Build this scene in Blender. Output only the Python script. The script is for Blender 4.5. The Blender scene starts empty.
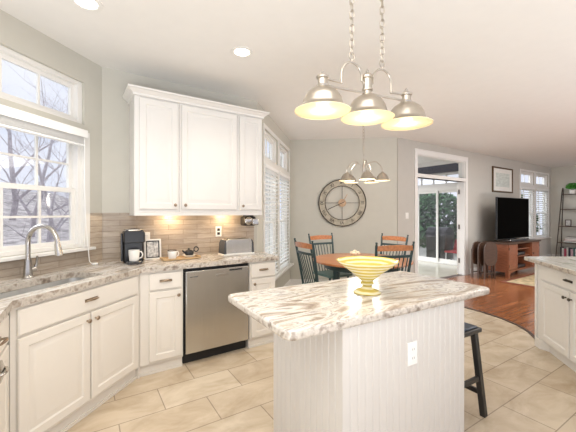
import bpy, bmesh, math, random
from math import sin, cos, pi, radians, atan2, sqrt
from mathutils import Vector, Matrix
from mathutils.geometry import tessellate_polygon
random.seed(7)
SC = bpy.context.scene
COL = SC.collection

# ------------------------------------------------------------------ camera
cam_d = bpy.data.cameras.new('camera'); cam = bpy.data.objects.new('camera', cam_d); COL.objects.link(cam)
cam.location = (0, 0, 1.37); cam.rotation_euler = (pi/2, 0, 0)
cam_d.sensor_width = 36; cam_d.lens = 20.0; cam_d.shift_y = -3/576; cam_d.clip_start = .05; cam_d.clip_end = 300
SC.camera = cam
# ------------------------------------------------------------------ world
W = bpy.data.worlds.new('World'); SC.world = W; W.use_nodes = True
nt = W.node_tree; nt.nodes.clear()
wo = nt.nodes.new('ShaderNodeOutputWorld'); bg = nt.nodes.new('ShaderNodeBackground')
tc = nt.nodes.new('ShaderNodeTexCoord'); nz = nt.nodes.new('ShaderNodeTexNoise'); cr = nt.nodes.new('ShaderNodeValToRGB')
nz.inputs['Scale'].default_value = 2.2; nz.inputs['Detail'].default_value = 5
cr.color_ramp.elements[0].position = .38; cr.color_ramp.elements[0].color = (.70, .74, .89, 1)
cr.color_ramp.elements[1].position = .62; cr.color_ramp.elements[1].color = (.92, .92, 1.0, 1)
nt.links.new(tc.outputs['Generated'], nz.inputs['Vector']); nt.links.new(nz.outputs['Fac'], cr.inputs['Fac'])
nt.links.new(cr.outputs['Color'], bg.inputs['Color']); nt.links.new(bg.outputs[0], wo.inputs[0])
bg.inputs['Strength'].default_value = .80
# ------------------------------------------------------------------ big lights
def area(name, loc, size, power, col=(1, 1, 1), rot=(0, 0, 0), sy=None):
    l = bpy.data.lights.new(name, 'AREA'); l.energy = power; l.color = col; l.size = size
    if sy: l.shape = 'RECTANGLE'; l.size_y = sy
    o = bpy.data.objects.new(name, l); o.location = loc; o.rotation_euler = rot; COL.objects.link(o); return o
area('kitchen_ceiling_fill', (-.4, .3, 2.70), 2.2, 26, (1, .97, .93))  # added fill lamp under the ceiling, no such fixture in the kitchen
area('living_ceiling_fill', (5.6, 4.6, 2.70), 3.0, 60, (1, .98, .96))  # added soft fill over the living room, not a real fitting
area('rear_up_fill', (.3, -1.2, .25), 3.6, 100, (.95, .98, 1), (radians(176), 0, radians(-8)), 1.4)  # unseen up-light added behind the camera to brighten the ceiling, no window there
area('side_up_fill', (6.2, 1.0, .25), 3.5, 125, (.95, .98, 1), (radians(165), 0, radians(12)), 1.6)  # second added up-light, out of view, stands in for daylight from the right
sun = bpy.data.lights.new('hazy_sun', 'SUN'); sun.energy = 2.2; sun.angle = radians(40); sun.color = (.92, .96, 1)
so = bpy.data.objects.new('hazy_sun', sun); COL.objects.link(so); so.rotation_euler = Vector((-1, .25, .55)).to_track_quat('Z', 'Y').to_euler()
area('sunroom_light', (2.2, 8.6, 2.40), 1.5, 22, (1, 1, 1))
SC.view_settings.view_transform = 'Standard'; SC.view_settings.look = 'None'
SC.view_settings.exposure = .63; SC.view_settings.gamma = 1.0; SC.view_settings.use_curve_mapping = False

# ------------------------------------------------------------------ materials
def lin(c):
    return tuple((x/255/12.92 if x/255 <= .04045 else ((x/255+.055)/1.055)**2.4) for x in c)+(1,)
def newmat(name):
    m = bpy.data.materials.new(name); m.use_nodes = True
    n = m.node_tree; b = n.nodes['Principled BSDF']; return m, n, b
def M(name, c, rough=.5, metal=0, var=.06, scale=8, bump=0, coat=0, stretch=None, emit=0, ecol=None, spec=None):
    m, n, b = newmat(name)
    tc = n.nodes.new('ShaderNodeTexCoord'); mp = n.nodes.new('ShaderNodeMapping'); no = n.nodes.new('ShaderNodeTexNoise')
    if stretch: mp.inputs['Scale'].default_value = stretch
    no.inputs['Scale'].default_value = scale; no.inputs['Detail'].default_value = 4
    n.links.new(tc.outputs['Object'], mp.inputs['Vector']); n.links.new(mp.outputs[0], no.inputs['Vector'])
    r = n.nodes.new('ShaderNodeValToRGB'); L = lin(c)
    r.color_ramp.elements[0].position = .3; r.color_ramp.elements[1].position = .7
    r.color_ramp.elements[0].color = tuple(x*(1-var) for x in L[:3])+(1,)
    r.color_ramp.elements[1].color = tuple(min(1, x*(1+var)) for x in L[:3])+(1,)
    n.links.new(no.outputs['Fac'], r.inputs['Fac']); n.links.new(r.outputs['Color'], b.inputs['Base Color'])
    b.inputs['Roughness'].default_value = rough; b.inputs['Metallic'].default_value = metal
    if coat: b.inputs['Coat Weight'].default_value = coat; b.inputs['Coat Roughness'].default_value = .08
    if spec is not None: b.inputs['Specular IOR Level'].default_value = spec
    if bump:
        bp = n.nodes.new('ShaderNodeBump'); bp.inputs['Strength'].default_value = bump; bp.inputs['Distance'].default_value = .01
        n.links.new(no.outputs['Fac'], bp.inputs['Height']); n.links.new(bp.outputs[0], b.inputs['Normal'])
    if emit:
        b.inputs['Emission Color'].default_value = ecol or L; b.inputs['Emission Strength'].default_value = emit
    return m
def ramp(n, stops):
    r = n.nodes.new('ShaderNodeValToRGB'); e = r.color_ramp.elements
    while len(e) < len(stops): e.new(.5)
    for i, (p, c) in enumerate(stops): e[i].position = p; e[i].color = lin(c)
    return r
def granite(name, rot=0, tint=None, rough=.17):
    m, n, b = newmat(name)
    tc = n.nodes.new('ShaderNodeTexCoord'); mp = n.nodes.new('ShaderNodeMapping'); mp.inputs['Rotation'].default_value = (0, 0, rot)
    mp.inputs['Scale'].default_value = (.75, 3.6, 2.5)
    w = n.nodes.new('ShaderNodeTexNoise'); w.inputs['Scale'].default_value = 2.0; w.inputs['Detail'].default_value = 8; w.inputs['Roughness'].default_value = .56; w.inputs['Distortion'].default_value = 1.6
    n.links.new(tc.outputs['Object'], mp.inputs[0]); n.links.new(mp.outputs[0], w.inputs['Vector'])
    r = ramp(n, [(.30, (138, 122, 108)), (.37, (176, 163, 149)), (.42, (212, 206, 197)), (.46, (222, 218, 211)), (.50, (166, 158, 151)), (.53, (218, 214, 206)), (.58, (192, 182, 169)), (.66, (150, 136, 122))] if not tint else
             [(.30, (150, 150, 142)), (.38, (190, 188, 178)), (.43, (212, 210, 200)), (.48, (222, 220, 212)), (.52, (196, 194, 186)), (.555, (216, 214, 206)), (.62, (204, 202, 192)), (.70, (176, 172, 160))])
    n.links.new(w.outputs['Fac'], r.inputs['Fac'])
    g = n.nodes.new('ShaderNodeTexNoise'); g.inputs['Scale'].default_value = 90; g.inputs['Detail'].default_value = 3
    n.links.new(tc.outputs['Object'], g.inputs['Vector'])
    g2 = ramp(n, [(.34, (150, 145, 140)), (.46, (255, 255, 255))]); n.links.new(g.outputs['Fac'], g2.inputs['Fac'])
    mx = n.nodes.new('ShaderNodeMix'); mx.data_type = 'RGBA'; mx.blend_type = 'MULTIPLY'; mx.inputs['Factor'].default_value = .25
    n.links.new(r.outputs['Color'], mx.inputs['A']); n.links.new(g2.outputs['Color'], mx.inputs['B'])
    n.links.new(mx.outputs['Result'], b.inputs['Base Color']); b.inputs['Roughness'].default_value = rough
    return m
def granite_edge(name):
    m, n, b = newmat(name)
    tc = n.nodes.new('ShaderNodeTexCoord'); w = n.nodes.new('ShaderNodeTexNoise'); w.inputs['Scale'].default_value = 22; w.inputs['Detail'].default_value = 6
    n.links.new(tc.outputs['Object'], w.inputs['Vector'])
    r = ramp(n, [(.30, (120, 106, 93)), (.40, (160, 148, 135)), (.5, (200, 192, 181)), (.58, (184, 174, 161)), (.68, (146, 133, 120))]); n.links.new(w.outputs['Fac'], r.inputs['Fac'])
    n.links.new(r.outputs['Color'], b.inputs['Base Color']); b.inputs['Roughness'].default_value = .3
    bp = n.nodes.new('ShaderNodeBump'); bp.inputs['Strength'].default_value = .6; bp.inputs['Distance'].default_value = .012
    n.links.new(w.outputs['Fac'], bp.inputs['Height']); n.links.new(bp.outputs[0], b.inputs['Normal'])
    return m
def brickmat(name, c1, c2, mortar, bw, bh, ms, rough=.4, streak=(1, 1, 1), nscale=3, svar=.5, bump=.3, offset=.5, wall=False, lo=(150, 140, 130), smooth=.1, coat=0, shift=(0, 0, 0)):
    m, n, b = newmat(name)
    tc = n.nodes.new('ShaderNodeTexCoord'); mp = n.nodes.new('ShaderNodeMapping')
    mp.inputs['Location'].default_value = shift
    if wall: mp.inputs['Rotation'].default_value = (-pi/2, 0, 0)
    br = n.nodes.new('ShaderNodeTexBrick'); br.inputs['Scale'].default_value = 1
    br.inputs['Brick Width'].default_value = bw; br.inputs['Row Height'].default_value = bh; br.inputs['Mortar Size'].default_value = ms
    br.inputs['Mortar Smooth'].default_value = smooth; br.offset = offset
    br.inputs['Color1'].default_value = lin(c1); br.inputs['Color2'].default_value = lin(c2); br.inputs['Mortar'].default_value = lin(mortar)
    n.links.new(tc.outputs['Object'], mp.inputs[0]); n.links.new(mp.outputs[0], br.inputs['Vector'])
    m2 = n.nodes.new('ShaderNodeMapping'); m2.inputs['Scale'].default_value = streak
    no = n.nodes.new('ShaderNodeTexNoise'); no.inputs['Scale'].default_value = nscale; no.inputs['Detail'].default_value = 7; no.inputs['Roughness'].default_value = .6; no.inputs['Distortion'].default_value = .6
    n.links.new(mp.outputs[0], m2.inputs[0]); n.links.new(m2.outputs[0], no.inputs['Vector'])
    r = ramp(n, [(.32, lo), (.62, (255, 255, 255))]); n.links.new(no.outputs['Fac'], r.inputs['Fac'])
    mx = n.nodes.new('ShaderNodeMix'); mx.data_type = 'RGBA'; mx.blend_type = 'MULTIPLY'; mx.inputs['Factor'].default_value = svar
    n.links.new(br.outputs['Color'], mx.inputs['A']); n.links.new(r.outputs['Color'], mx.inputs['B']); n.links.new(mx.outputs['Result'], b.inputs['Base Color'])
    b.inputs['Roughness'].default_value = rough
    if coat: b.inputs['Coat Weight'].default_value = coat; b.inputs['Coat Roughness'].default_value = .15
    bp = n.nodes.new('ShaderNodeBump'); bp.inputs['Strength'].default_value = bump; bp.inputs['Distance'].default_value = .004; bp.invert = True
    n.links.new(br.outputs['Fac'], bp.inputs['Height']); n.links.new(bp.outputs[0], b.inputs['Normal'])
    return m
def glassmat(name, refl=.06, tint=(.97, .98, .98, 1)):
    m = bpy.data.materials.new(name); m.use_nodes = True; n = m.node_tree; n.nodes.clear()
    o = n.nodes.new('ShaderNodeOutputMaterial'); t = n.nodes.new('ShaderNodeBsdfTransparent'); g = n.nodes.new('ShaderNodeBsdfGlossy'); x = n.nodes.new('ShaderNodeMixShader')
    t.inputs[0].default_value = tint; g.inputs['Roughness'].default_value = .03; x.inputs[0].default_value = refl
    n.links.new(t.outputs[0], x.inputs[1]); n.links.new(g.outputs[0], x.inputs[2]); n.links.new(x.outputs[0], o.inputs[0]); return m
def stripes(name):
    m, n, b = newmat(name)
    tc = n.nodes.new('ShaderNodeTexCoord'); w = n.nodes.new('ShaderNodeTexWave'); w.wave_type = 'BANDS'; w.bands_direction = 'Z'
    w.inputs['Scale'].default_value = 15; w.inputs['Distortion'].default_value = 1.2; w.inputs['Detail'].default_value = 1
    n.links.new(tc.outputs['Object'], w.inputs['Vector'])
    r = ramp(n, [(.25, (204, 180, 88)), (.5, (222, 204, 124)), (.75, (230, 222, 184))]); n.links.new(w.outputs['Fac'], r.inputs['Fac'])
    n.links.new(r.outputs['Color'], b.inputs['Base Color']); b.inputs['Roughness'].default_value = .22; return m

mt = {}
mt['wall'] = M('greige wall paint', (199, 196, 185), .75, var=.015)
mt['wall_tv'] = M('warm grey wall paint', (193, 189, 180), .75, var=.015)
mt['ceiling'] = M('ceiling paint', (231, 229, 225), .85, var=.01)
mt['trim'] = M('white trim paint', (232, 230, 225), .4, var=.01)
mt['cab'] = M('cream cabinet paint', (227, 221, 211), .35, var=.01)
mt['cabw'] = M('white cabinet paint', (226, 223, 218), .35, var=.01)
mt['isl'] = M('island paint', (205, 200, 193), .4, var=.01)
mt['tile'] = brickmat('beige floor tile', (208, 191, 167), (220, 206, 184), (166, 152, 135), .58, .31, .0035, .26, (1, 1.6, 1), 3.2, .55, lo=(196, 182, 162), shift=(.1, -.17, 0))
mt['wood'] = brickmat('red oak floor', (176, 118, 78), (156, 98, 62), (92, 58, 38), 1.4, .085, .0022, .22, (1, 14, 1), 2.5, .6, lo=(160, 120, 95), coat=.4)
mt['splash'] = brickmat('linear stone backsplash', (188, 176, 161), (168, 155, 140), (140, 128, 116), .30, .052, .0022, .35, (1, 6, 1), 7, .4, wall=True, lo=(180, 168, 155), bump=.5)
mt['gran'] = granite('brown veined marble')
mt['gran2'] = granite('brown veined marble worktop', 0)
mt['granR'] = granite('pale grey granite', .4, tint=1, rough=.14)
mt['gedge'] = granite_edge('chiselled stone edge')
mt['steel'] = M('brushed stainless', (200, 197, 192), .24, 1, .05, 6, stretch=(30, 30, .5))
mt['sink'] = M('sink steel', (205, 205, 203), .42, 1, .04, 10)
mt['chrome'] = M('satin nickel', (190, 186, 180), .2, 1, .03)
mt['nickel'] = M('brushed nickel lamp', (196, 188, 176), .28, 1, .04, 12)
mt['bronze'] = M('antique pewter hardware', (160, 142, 122), .3, 1, .1, 30)
mt['shadein'] = M('cream shade lining', (250, 232, 190), .5, var=.02)
mt['bulb'] = M('lit bulb', (255, 240, 210), .4, emit=9, ecol=(1, .86, .62, 1))
mt['canlight'] = M('lit downlight lens', (255, 250, 240), .4, emit=6, ecol=(1, .95, .85, 1))
mt['black'] = M('black plastic', (28, 28, 30), .3, var=.1)
mt['dark'] = M('dark recess', (24, 22, 21), .6, var=.1)
mt['gloss'] = M('grey gloss plastic', (70, 72, 76), .18, var=.05)
mt['screen'] = M('switched off screen', (2, 2, 2), .6, var=.02, spec=.02)
mt['teal'] = M('teal painted wood', (44, 66, 68), .4, var=.1)
mt['seatteal'] = M('teal seat paint', (96, 128, 122), .45, var=.08)
mt['honey'] = M('honey oak', (186, 122, 78), .3, var=.2, scale=3, stretch=(1, 12, 12), coat=.3)
mt['cherry'] = M('cherry wood', (138, 84, 58), .35, var=.25, scale=3, stretch=(3, 3, 12), coat=.2)
mt['walnut'] = M('dark walnut wood', (78, 58, 46), .4, var=.25, scale=4, stretch=(2, 2, 14))
mt['blackwood'] = M('worn black wood', (46, 44, 42), .4, var=.2, scale=10)
mt['leather'] = M('blue black leather', (54, 66, 82), .35, var=.15)
mt['glass'] = glassmat('window glass')
mt['screenmesh'] = glassmat('insect screen glass', .05, (.88, .88, .88, 1))
mt['slat'] = M('white blind slat', (242, 242, 240), .5, var=.01)
def translucent_slat():
    m, n, b = newmat('translucent white slat'); b.inputs['Base Color'].default_value = lin((242, 242, 240)); b.inputs['Roughness'].default_value = .5
    t = n.nodes.new('ShaderNodeBsdfTranslucent'); t.inputs[0].default_value = (.95, .95, .93, 1); x = n.nodes.new('ShaderNodeMixShader'); x.inputs[0].default_value = .5
    tc = n.nodes.new('ShaderNodeTexCoord'); no = n.nodes.new('ShaderNodeTexNoise'); n.links.new(tc.outputs['Object'], no.inputs['Vector'])
    bp = n.nodes.new('ShaderNodeBump'); bp.inputs['Strength'].default_value = .05; n.links.new(no.outputs['Fac'], bp.inputs['Height']); n.links.new(bp.outputs[0], b.inputs['Normal'])
    n.links.new(b.outputs[0], x.inputs[1]); n.links.new(t.outputs[0], x.inputs[2]); n.links.new(x.outputs[0], n.nodes['Material Output'].inputs[0]); return m
mt['slatt'] = translucent_slat()
mt['yellow'] = stripes('yellow striped glaze')
mt['white'] = M('white ceramic', (238, 236, 230), .2, var=.01)
mt['plate'] = M('white switch plate', (236, 234, 228), .4, var=.01)
mt['iron'] = M('aged bronze iron', (74, 66, 58), .5, .6, .15, 20)
mt['clockface'] = M('weathered cream band', (176, 168, 150), .6, var=.22, scale=14)
mt['clockhub'] = M('copper cream hub', (190, 160, 130), .6, var=.2, scale=30)
mt['tray'] = M('bamboo tray', (190, 160, 120), .5, var=.15, scale=6, stretch=(1, 8, 1))
mt['bark'] = M('pale winter bark', (186, 180, 184), .9, var=.25, scale=6)
mt['leaf'] = M('evergreen leaves', (58, 96, 56), .6, var=.5, scale=2)
mt['leaf2'] = M('bright houseplant leaves', (84, 158, 62), .5, var=.3, scale=20)
mt['hill'] = M('snowy leaf litter', (196, 190, 188), .9, var=.5, scale=2.6)
mt['patio'] = M('pale patio paving', (196, 194, 190), .8, var=.1, scale=1)
mt['sunfloor'] = M('sunroom pale tile', (196, 192, 176), .18, var=.06, scale=2)
mt['navy'] = M('navy beam paint', (44, 56, 76), .5, var=.08)
mt['rug'] = M('beige floral rug', (186, 168, 132), .95, var=.4, scale=9)
mt['rugb'] = M('rust rug border', (120, 70, 50), .95, var=.3, scale=20)
mt['red'] = M('red patio plastic', (186, 40, 50), .5, var=.1)
mt['paper'] = M('pale landscape print', (206, 212, 204), .7, var=.16, scale=4, stretch=(2, 1, 6))
mt['mat'] = M('cream picture mount', (232, 230, 222), .8, var=.02)
mt['frameg'] = M('brown gilt frame', (96, 76, 52), .4, .3, .2, 20)
mt['photo'] = M('monochrome drawing', (200, 198, 194), .6, var=.6, scale=45)
mt['bookc'] = [M('book %d' % i, c, .6, var=.12, scale=20) for i, c in enumerate([(52, 52, 60), (206, 202, 196), (170, 74, 92), (46, 92, 88), (150, 140, 128), (196, 160, 170), (36, 40, 44)])]
mt['flower'] = M('cream candle wax', (232, 214, 186), .6, var=.08, scale=20)

# ------------------------------------------------------------------ mesh builder
class MB:
    def __init__(s): s.bm = bmesh.new(); s.mi = 0
    def _f(s, vs):
        try:
            f = s.bm.faces.new(vs); f.material_index = s.mi; return f
        except ValueError: return None
    def box(s, x0, x1, y0, y1, z0, z1):
        v = [s.bm.verts.new((x, y, z)) for z in (z0, z1) for y in (y0, y1) for x in (x0, x1)]
        for q in ((0, 2, 3, 1), (4, 5, 7, 6), (0, 1, 5, 4), (2, 6, 7, 3), (0, 4, 6, 2), (1, 3, 7, 5)): s._f([v[i] for i in q])
        return s
    def beam(s, p0, p1, w, h, up=(0, 0, 1)):
        p0, p1 = Vector(p0), Vector(p1); d = (p1-p0).normalized(); u = Vector(up)
        sx = d.cross(u)
        if sx.length < 1e-4: sx = d.cross(Vector((0, 1, 0)))
        sx.normalize(); su = sx.cross(d).normalized()
        v = []
        for p in (p0, p1):
            for a, b in ((-1, -1), (1, -1), (1, 1), (-1, 1)): v.append(s.bm.verts.new(p+sx*a*w/2+su*b*h/2))
        for q in ((3, 2, 1, 0), (4, 5, 6, 7), (0, 1, 5, 4), (1, 2, 6, 5), (2, 3, 7, 6), (3, 0, 4, 7)): s._f([v[i] for i in q])
        return s
    def tube(s, pts, r, seg=10, closed=False, rads=None):
        pts = [Vector(p) for p in pts]; n = len(pts); rings = []
        prev = None
        for i, p in enumerate(pts):
            if closed: d = pts[(i+1) % n]-pts[i-1]
            else: d = pts[min(i+1, n-1)]-pts[max(i-1, 0)]
            d.normalize()
            if prev is None:
                a = d.cross(Vector((0, 0, 1)))
                if a.length < 1e-3: a = d.cross(Vector((1, 0, 0)))
            else: a = prev-d*prev.dot(d)
            a.normalize(); prev = a; b = d.cross(a)
            rr = rads[i] if rads else r
            rings.append([s.bm.verts.new(p+(a*cos(2*pi*k/seg)+b*sin(2*pi*k/seg))*rr) for k in range(seg)])
        for i in range(n if closed else n-1):
            A, B = rings[i], rings[(i+1) % n]
            for k in range(seg): s._f([A[k], A[(k+1) % seg], B[(k+1) % seg], B[k]])
        if not closed: s._f(rings[0][::-1]); s._f(rings[-1])
        return s
    def lathe(s, prof, c=(0, 0, 0), seg=32, ax='z', capb=True, capt=True, sx=1, sy=1):
        rings = []; c = Vector(c)
        for r, z in prof:
            ring = []
            for k in range(seg):
                a = 2*pi*k/seg; p = Vector((r*cos(a)*sx, r*sin(a)*sy, z))
                if ax == 'y': p = Vector((p.x, -p.z, p.y))
                elif ax == 'x': p = Vector((p.z, p.x, p.y))
                ring.append(s.bm.verts.new(c+p))
            rings.append(ring)
        for A, B in zip(rings, rings[1:]):
            for k in range(seg): s._f([A[k], A[(k+1) % seg], B[(k+1) % seg], B[k]])
        if capb: s._f(rings[0][::-1])
        if capt: s._f(rings[-1])
        return s
    def prism(s, poly, z0, z1, holes=(), sidemi=None):
        loops = [[Vector((x, y, 0)) for x, y in poly]]+[[Vector((x, y, 0)) for x, y in h] for h in holes]
        flat = [p for l in loops for p in l]; tris = tessellate_polygon(loops) if holes else [list(range(len(poly)))]
        T = [s.bm.verts.new((p.x, p.y, z1)) for p in flat]; B = [s.bm.verts.new((p.x, p.y, z0)) for p in flat]
        for t in tris:
            s._f([T[i] for i in t]); s._f([B[i] for i in t][::-1])
        o = 0; keep = s.mi
        if sidemi is not None: s.mi = sidemi
        for l in loops:
            n = len(l)
            for i in range(n): j = (i+1) % n; s._f([B[o+i], B[o+j], T[o+j], T[o+i]])
            o += n
        s.mi = keep
        return s
    def xz(s, poly, y0, y1):
        A = [s.bm.verts.new((x, y0, z)) for x, z in poly]; B = [s.bm.verts.new((x, y1, z)) for x, z in poly]
        tris = tessellate_polygon([[Vector((x, z, 0)) for x, z in poly]])
        for t in tris: s._f([A[i] for i in t]); s._f([B[i] for i in t][::-1])
        n = len(poly)
        for i in range(n): j = (i+1) % n; s._f([A[i], A[j], B[j], B[i]])
        return s
    def sphere(s, c, r, sx=1, sy=1, sz=1, seg=16):
        n = 8; prof = []
        c = Vector(c); rings = []
        for i in range(1, n):
            t = pi*i/n
            rings.append([s.bm.verts.new(c+Vector((r*sx*sin(t)*cos(2*pi*k/seg), r*sy*sin(t)*sin(2*pi*k/seg), -r*sz*cos(t)))) for k in range(seg)])
        for A, B in zip(rings, rings[1:]):
            for k in range(seg): s._f([A[k], A[(k+1) % seg], B[(k+1) % seg], B[k]])
        b = s.bm.verts.new(c-Vector((0, 0, r*sz))); t = s.bm.verts.new(c+Vector((0, 0, r*sz)))
        for k in range(seg): s._f([rings[0][(k+1) % seg], rings[0][k], b]); s._f([rings[-1][k], rings[-1][(k+1) % seg], t])
        return s
    def panel(s, x0, x1, z0, z1, y, rings, t=.02):
        # raised panel: rings of (inset, depth towards the room) ; room is -y
        def ring(i, d): return [s.bm.verts.new(p) for p in ((x0+i, y-d, z0+i), (x1-i, y-d, z0+i), (x1-i, y-d, z1-i), (x0+i, y-d, z1-i))]
        R = [ring(0, 0)]+[ring(i, d) for i, d in rings]
        s._f(R[0][::-1])
        for A, B in zip(R, R[1:]):
            for k in range(4): s._f([A[k], A[(k+1) % 4], B[(k+1) % 4], B[k]])
        s._f(R[-1]); return s
    def build(s, name, mat, parent=None, loc=(0, 0, 0), rz=0, bevel=0, rot=None, flat=False):
        bm = s.bm; bmesh.ops.recalc_face_normals(bm, faces=bm.faces[:])
        if not flat:
            for f in bm.faces: f.smooth = True
            for e in bm.edges:
                if len(e.link_faces) == 2 and e.calc_face_angle(0) > radians(32): e.smooth = False
        me = bpy.data.meshes.new(name); bm.to_mesh(me); bm.free()
        for m_ in (mat if isinstance(mat, (list, tuple)) else [mat]): me.materials.append(m_)
        o = bpy.data.objects.new(name, me); COL.objects.link(o); o.location = loc; o.rotation_euler = rot or (0, 0, rz)
        if parent: o.parent = parent
        if bevel:
            b = o.modifiers.new('bevel', 'BEVEL'); b.width = bevel; b.segments = 2; b.limit_method = 'ANGLE'; b.angle_limit = radians(40)
        return o
def thing(name, label, cat, loc=(0, 0, 0), rz=0, group=None, kind=None):
    o = bpy.data.objects.new(name, None); COL.objects.link(o); o.empty_display_size = .1
    o.location = loc; o.rotation_euler = (0, 0, rz)
    tag(o, label, cat, group, kind); return o
def tag(o, label=None, cat=None, group=None, kind=None):
    if label: o['label'] = label
    if cat: o['category'] = cat
    if group: o['group'] = group
    if kind: o['kind'] = kind
    return o
def struct(o, label=None, cat=None): return tag(o, label, cat, kind='structure')
def children(o): return [c for c in bpy.data.objects if c.parent == o]
def copy_tree(o, parent=None):
    c = o.copy(); COL.objects.link(c); c.parent = parent
    for ch in children(o): copy_tree(ch, c)
    return c
def text_mesh(txt, size, depth=.001):
    cu = bpy.data.curves.new('lettering', 'FONT'); cu.body = txt; cu.size = size; cu.extrude = depth; cu.align_x = 'CENTER'; cu.align_y = 'CENTER'
    o = bpy.data.objects.new('lettering', cu); COL.objects.link(o); bpy.context.view_layer.update()
    me = bpy.data.meshes.new_from_object(o.evaluated_get(bpy.context.evaluated_depsgraph_get()))
    bpy.data.objects.remove(o); return me
# wall frames: x along the wall, room side is -y
class Fr:
    def __init__(s, o, ang): s.o = o; s.a = radians(ang); s.d = (sin(s.a), cos(s.a)); s.n = (cos(s.a), -sin(s.a)); s.rz = pi/2-s.a
    def P(s, a, off=0, h=0): return (s.o[0]+s.d[0]*a+s.n[0]*off, s.o[1]+s.d[1]*a+s.n[1]*off, h)
H = 2.74
A = (-1.746, 3.0)
FL = Fr(A, 12.5); FD = Fr(A, 56); E = FD.P(1.648)[:2]; FN = Fr(E, 10.5)
Fp = (.04, 6.02); G = (1.98, 5.81); FC = Fr(Fp, math.degrees(atan2(G[0]-Fp[0], G[1]-Fp[1]))); FT = Fr(G, 57)
HC = FT.P(7.148)[:2]; FR = Fr(HC, 147)          # far right wall runs back towards the camera
LN = sqrt((Fp[0]-E[0])**2+(Fp[1]-E[1])**2); FN = Fr(E, math.degrees(atan2(Fp[0]-E[0], Fp[1]-E[1])))
LC = sqrt((G[0]-Fp[0])**2+(G[1]-Fp[1])**2)
def wall(name, fr, a0, a1, z1, holes, mat, th=.14, z0=0):
    xs = sorted(set([a0, a1]+[v for h in holes for v in h[:2]])); zs = sorted(set([z0, z1]+[v for h in holes for v in h[2:]]))
    def solid(i, j):
        if i < 0 or j < 0 or i >= len(xs)-1 or j >= len(zs)-1: return False
        cx, cz = (xs[i]+xs[i+1])/2, (zs[j]+zs[j+1])/2
        return not any(h[0] < cx < h[1] and h[2] < cz < h[3] for h in holes)
    m = MB(); bm = m.bm; V = {}
    def v(i, j, k):
        if (i, j, k) not in V: V[(i, j, k)] = bm.verts.new((xs[i], k*th, zs[j]))
        return V[(i, j, k)]
    for i in range(len(xs)-1):
        for j in range(len(zs)-1):
            if not solid(i, j): continue
            m._f([v(i, j, 0), v(i+1, j, 0), v(i+1, j+1, 0), v(i, j+1, 0)]); m._f([v(i, j, 1), v(i, j+1, 1), v(i+1, j+1, 1), v(i+1, j, 1)])
            if not solid(i-1, j): m._f([v(i, j, 0), v(i, j+1, 0), v(i, j+1, 1), v(i, j, 1)])
            if not solid(i+1, j): m._f([v(i+1, j, 0), v(i+1, j, 1), v(i+1, j+1, 1), v(i+1, j+1, 0)])
            if not solid(i, j-1): m._f([v(i, j, 0), v(i, j, 1), v(i+1, j, 1), v(i+1, j, 0)])
            if not solid(i, j+1): m._f([v(i, j+1, 0), v(i+1, j+1, 0), v(i+1, j+1, 1), v(i, j+1, 1)])
    return struct(m.build(name, mat, None, (*fr.o, 0), fr.rz))
# ------------------------------------------------------------------ room shell
LW = [(-1.17, -.193, 1.07, 2.06), (-1.17, -.193, 2.145, 2.515)]
wall('wall_left', FL, -5.2, 0.0, H, LW, mt['wall'])
wall('wall_kitchen', FD, 0, 1.648, H, [], mt['wall'])
NW = [(.32, 1.12, .44, 2.03), (1.20, 2.0, .44, 2.03), (.32, 1.12, 2.11, 2.50), (1.20, 2.0, 2.11, 2.50)]
wall('wall_nook', FN, 0, LN, H, NW, mt['wall'])
wall('wall_clock', FC, 0, LC, H, [], mt['wall'])
DO = (.585, 2.30, 0, 2.06); DT = (.585, 2.30, 2.13, 2.50)
FW = [(5.05, 5.93, .66, 2.08), (6.03, 6.92, .66, 2.08), (5.05, 5.93, 2.15, 2.50), (6.03, 6.92, 2.15, 2.50)]
wall('wall_television', FT, 0.02, 7.148, H, [(.585, 2.30, 0, 2.06), (.585, 2.30, 2.13, 2.50)]+FW, mt['wall_tv'])
wall('wall_right', FR, -.14, 9.5, H, [], mt['wall'])
inv = lambda fr, p: ((p[0]-fr.o[0])*fr.d[0]+(p[1]-fr.o[1])*fr.d[1], -((p[0]-fr.o[0])*fr.n[0]+(p[1]-fr.o[1])*fr.n[1]))
FU = Fr((0, 0), 57.5)
def flat_poly(name, pts, z0, z1, mat, fr=FU):
    m = MB(); m.prism([inv(fr, p) for p in pts], z0, z1); return struct(m.build(name, mat, None, (*fr.o, 0), fr.rz))
Ls = FL.P(-5.2)[:2]; Rs = FR.P(9.5)[:2]
arc = [G, (2.36, 5.06), (2.53, 4.70), (2.68, 4.42), (2.775, 4.15), (2.80, 3.90), (2.77, 3.68), (2.69, 3.46), (2.60, 3.30)]
flat_poly('floor', [Ls, A, E, Fp]+arc+[(3.1, 3.3), (3.1, -1.7)], -.1, 0, mt['tile'])
flat_poly('floor', arc+[(3.1, 3.3), (3.1, -1.7), Rs, HC], -.1, 0.0, mt['wood'])
m = MB(); pts = arc[1:]
for p, q in zip(pts, pts[1:]): m.beam((*p, .004), (*q, .004), .035, .008)
struct(m.build('trim_1', mt['walnut']))
flat_poly('ceiling', [Ls, A, E, Fp, G, HC, Rs], H, H+.15, mt['ceiling'])
# baseboards
def base(name, fr, a0, a1):
    m = MB(); m.box(a0, a1, -.014, 0, 0, .11); m.box(a0, a1, -.009, 0, .11, .13)
    struct(m.build(name, mt['trim'], None, (*fr.o, 0), fr.rz, bevel=.003))
base('baseboard_clock', FC, 0, LC); base('baseboard_nook', FN, .02, LN-.02)
base('baseboard_television', FT, .03, .47); base('baseboard_television', FT, 2.48, 7.1); base('baseboard_right', FR, .02, 9)
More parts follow.
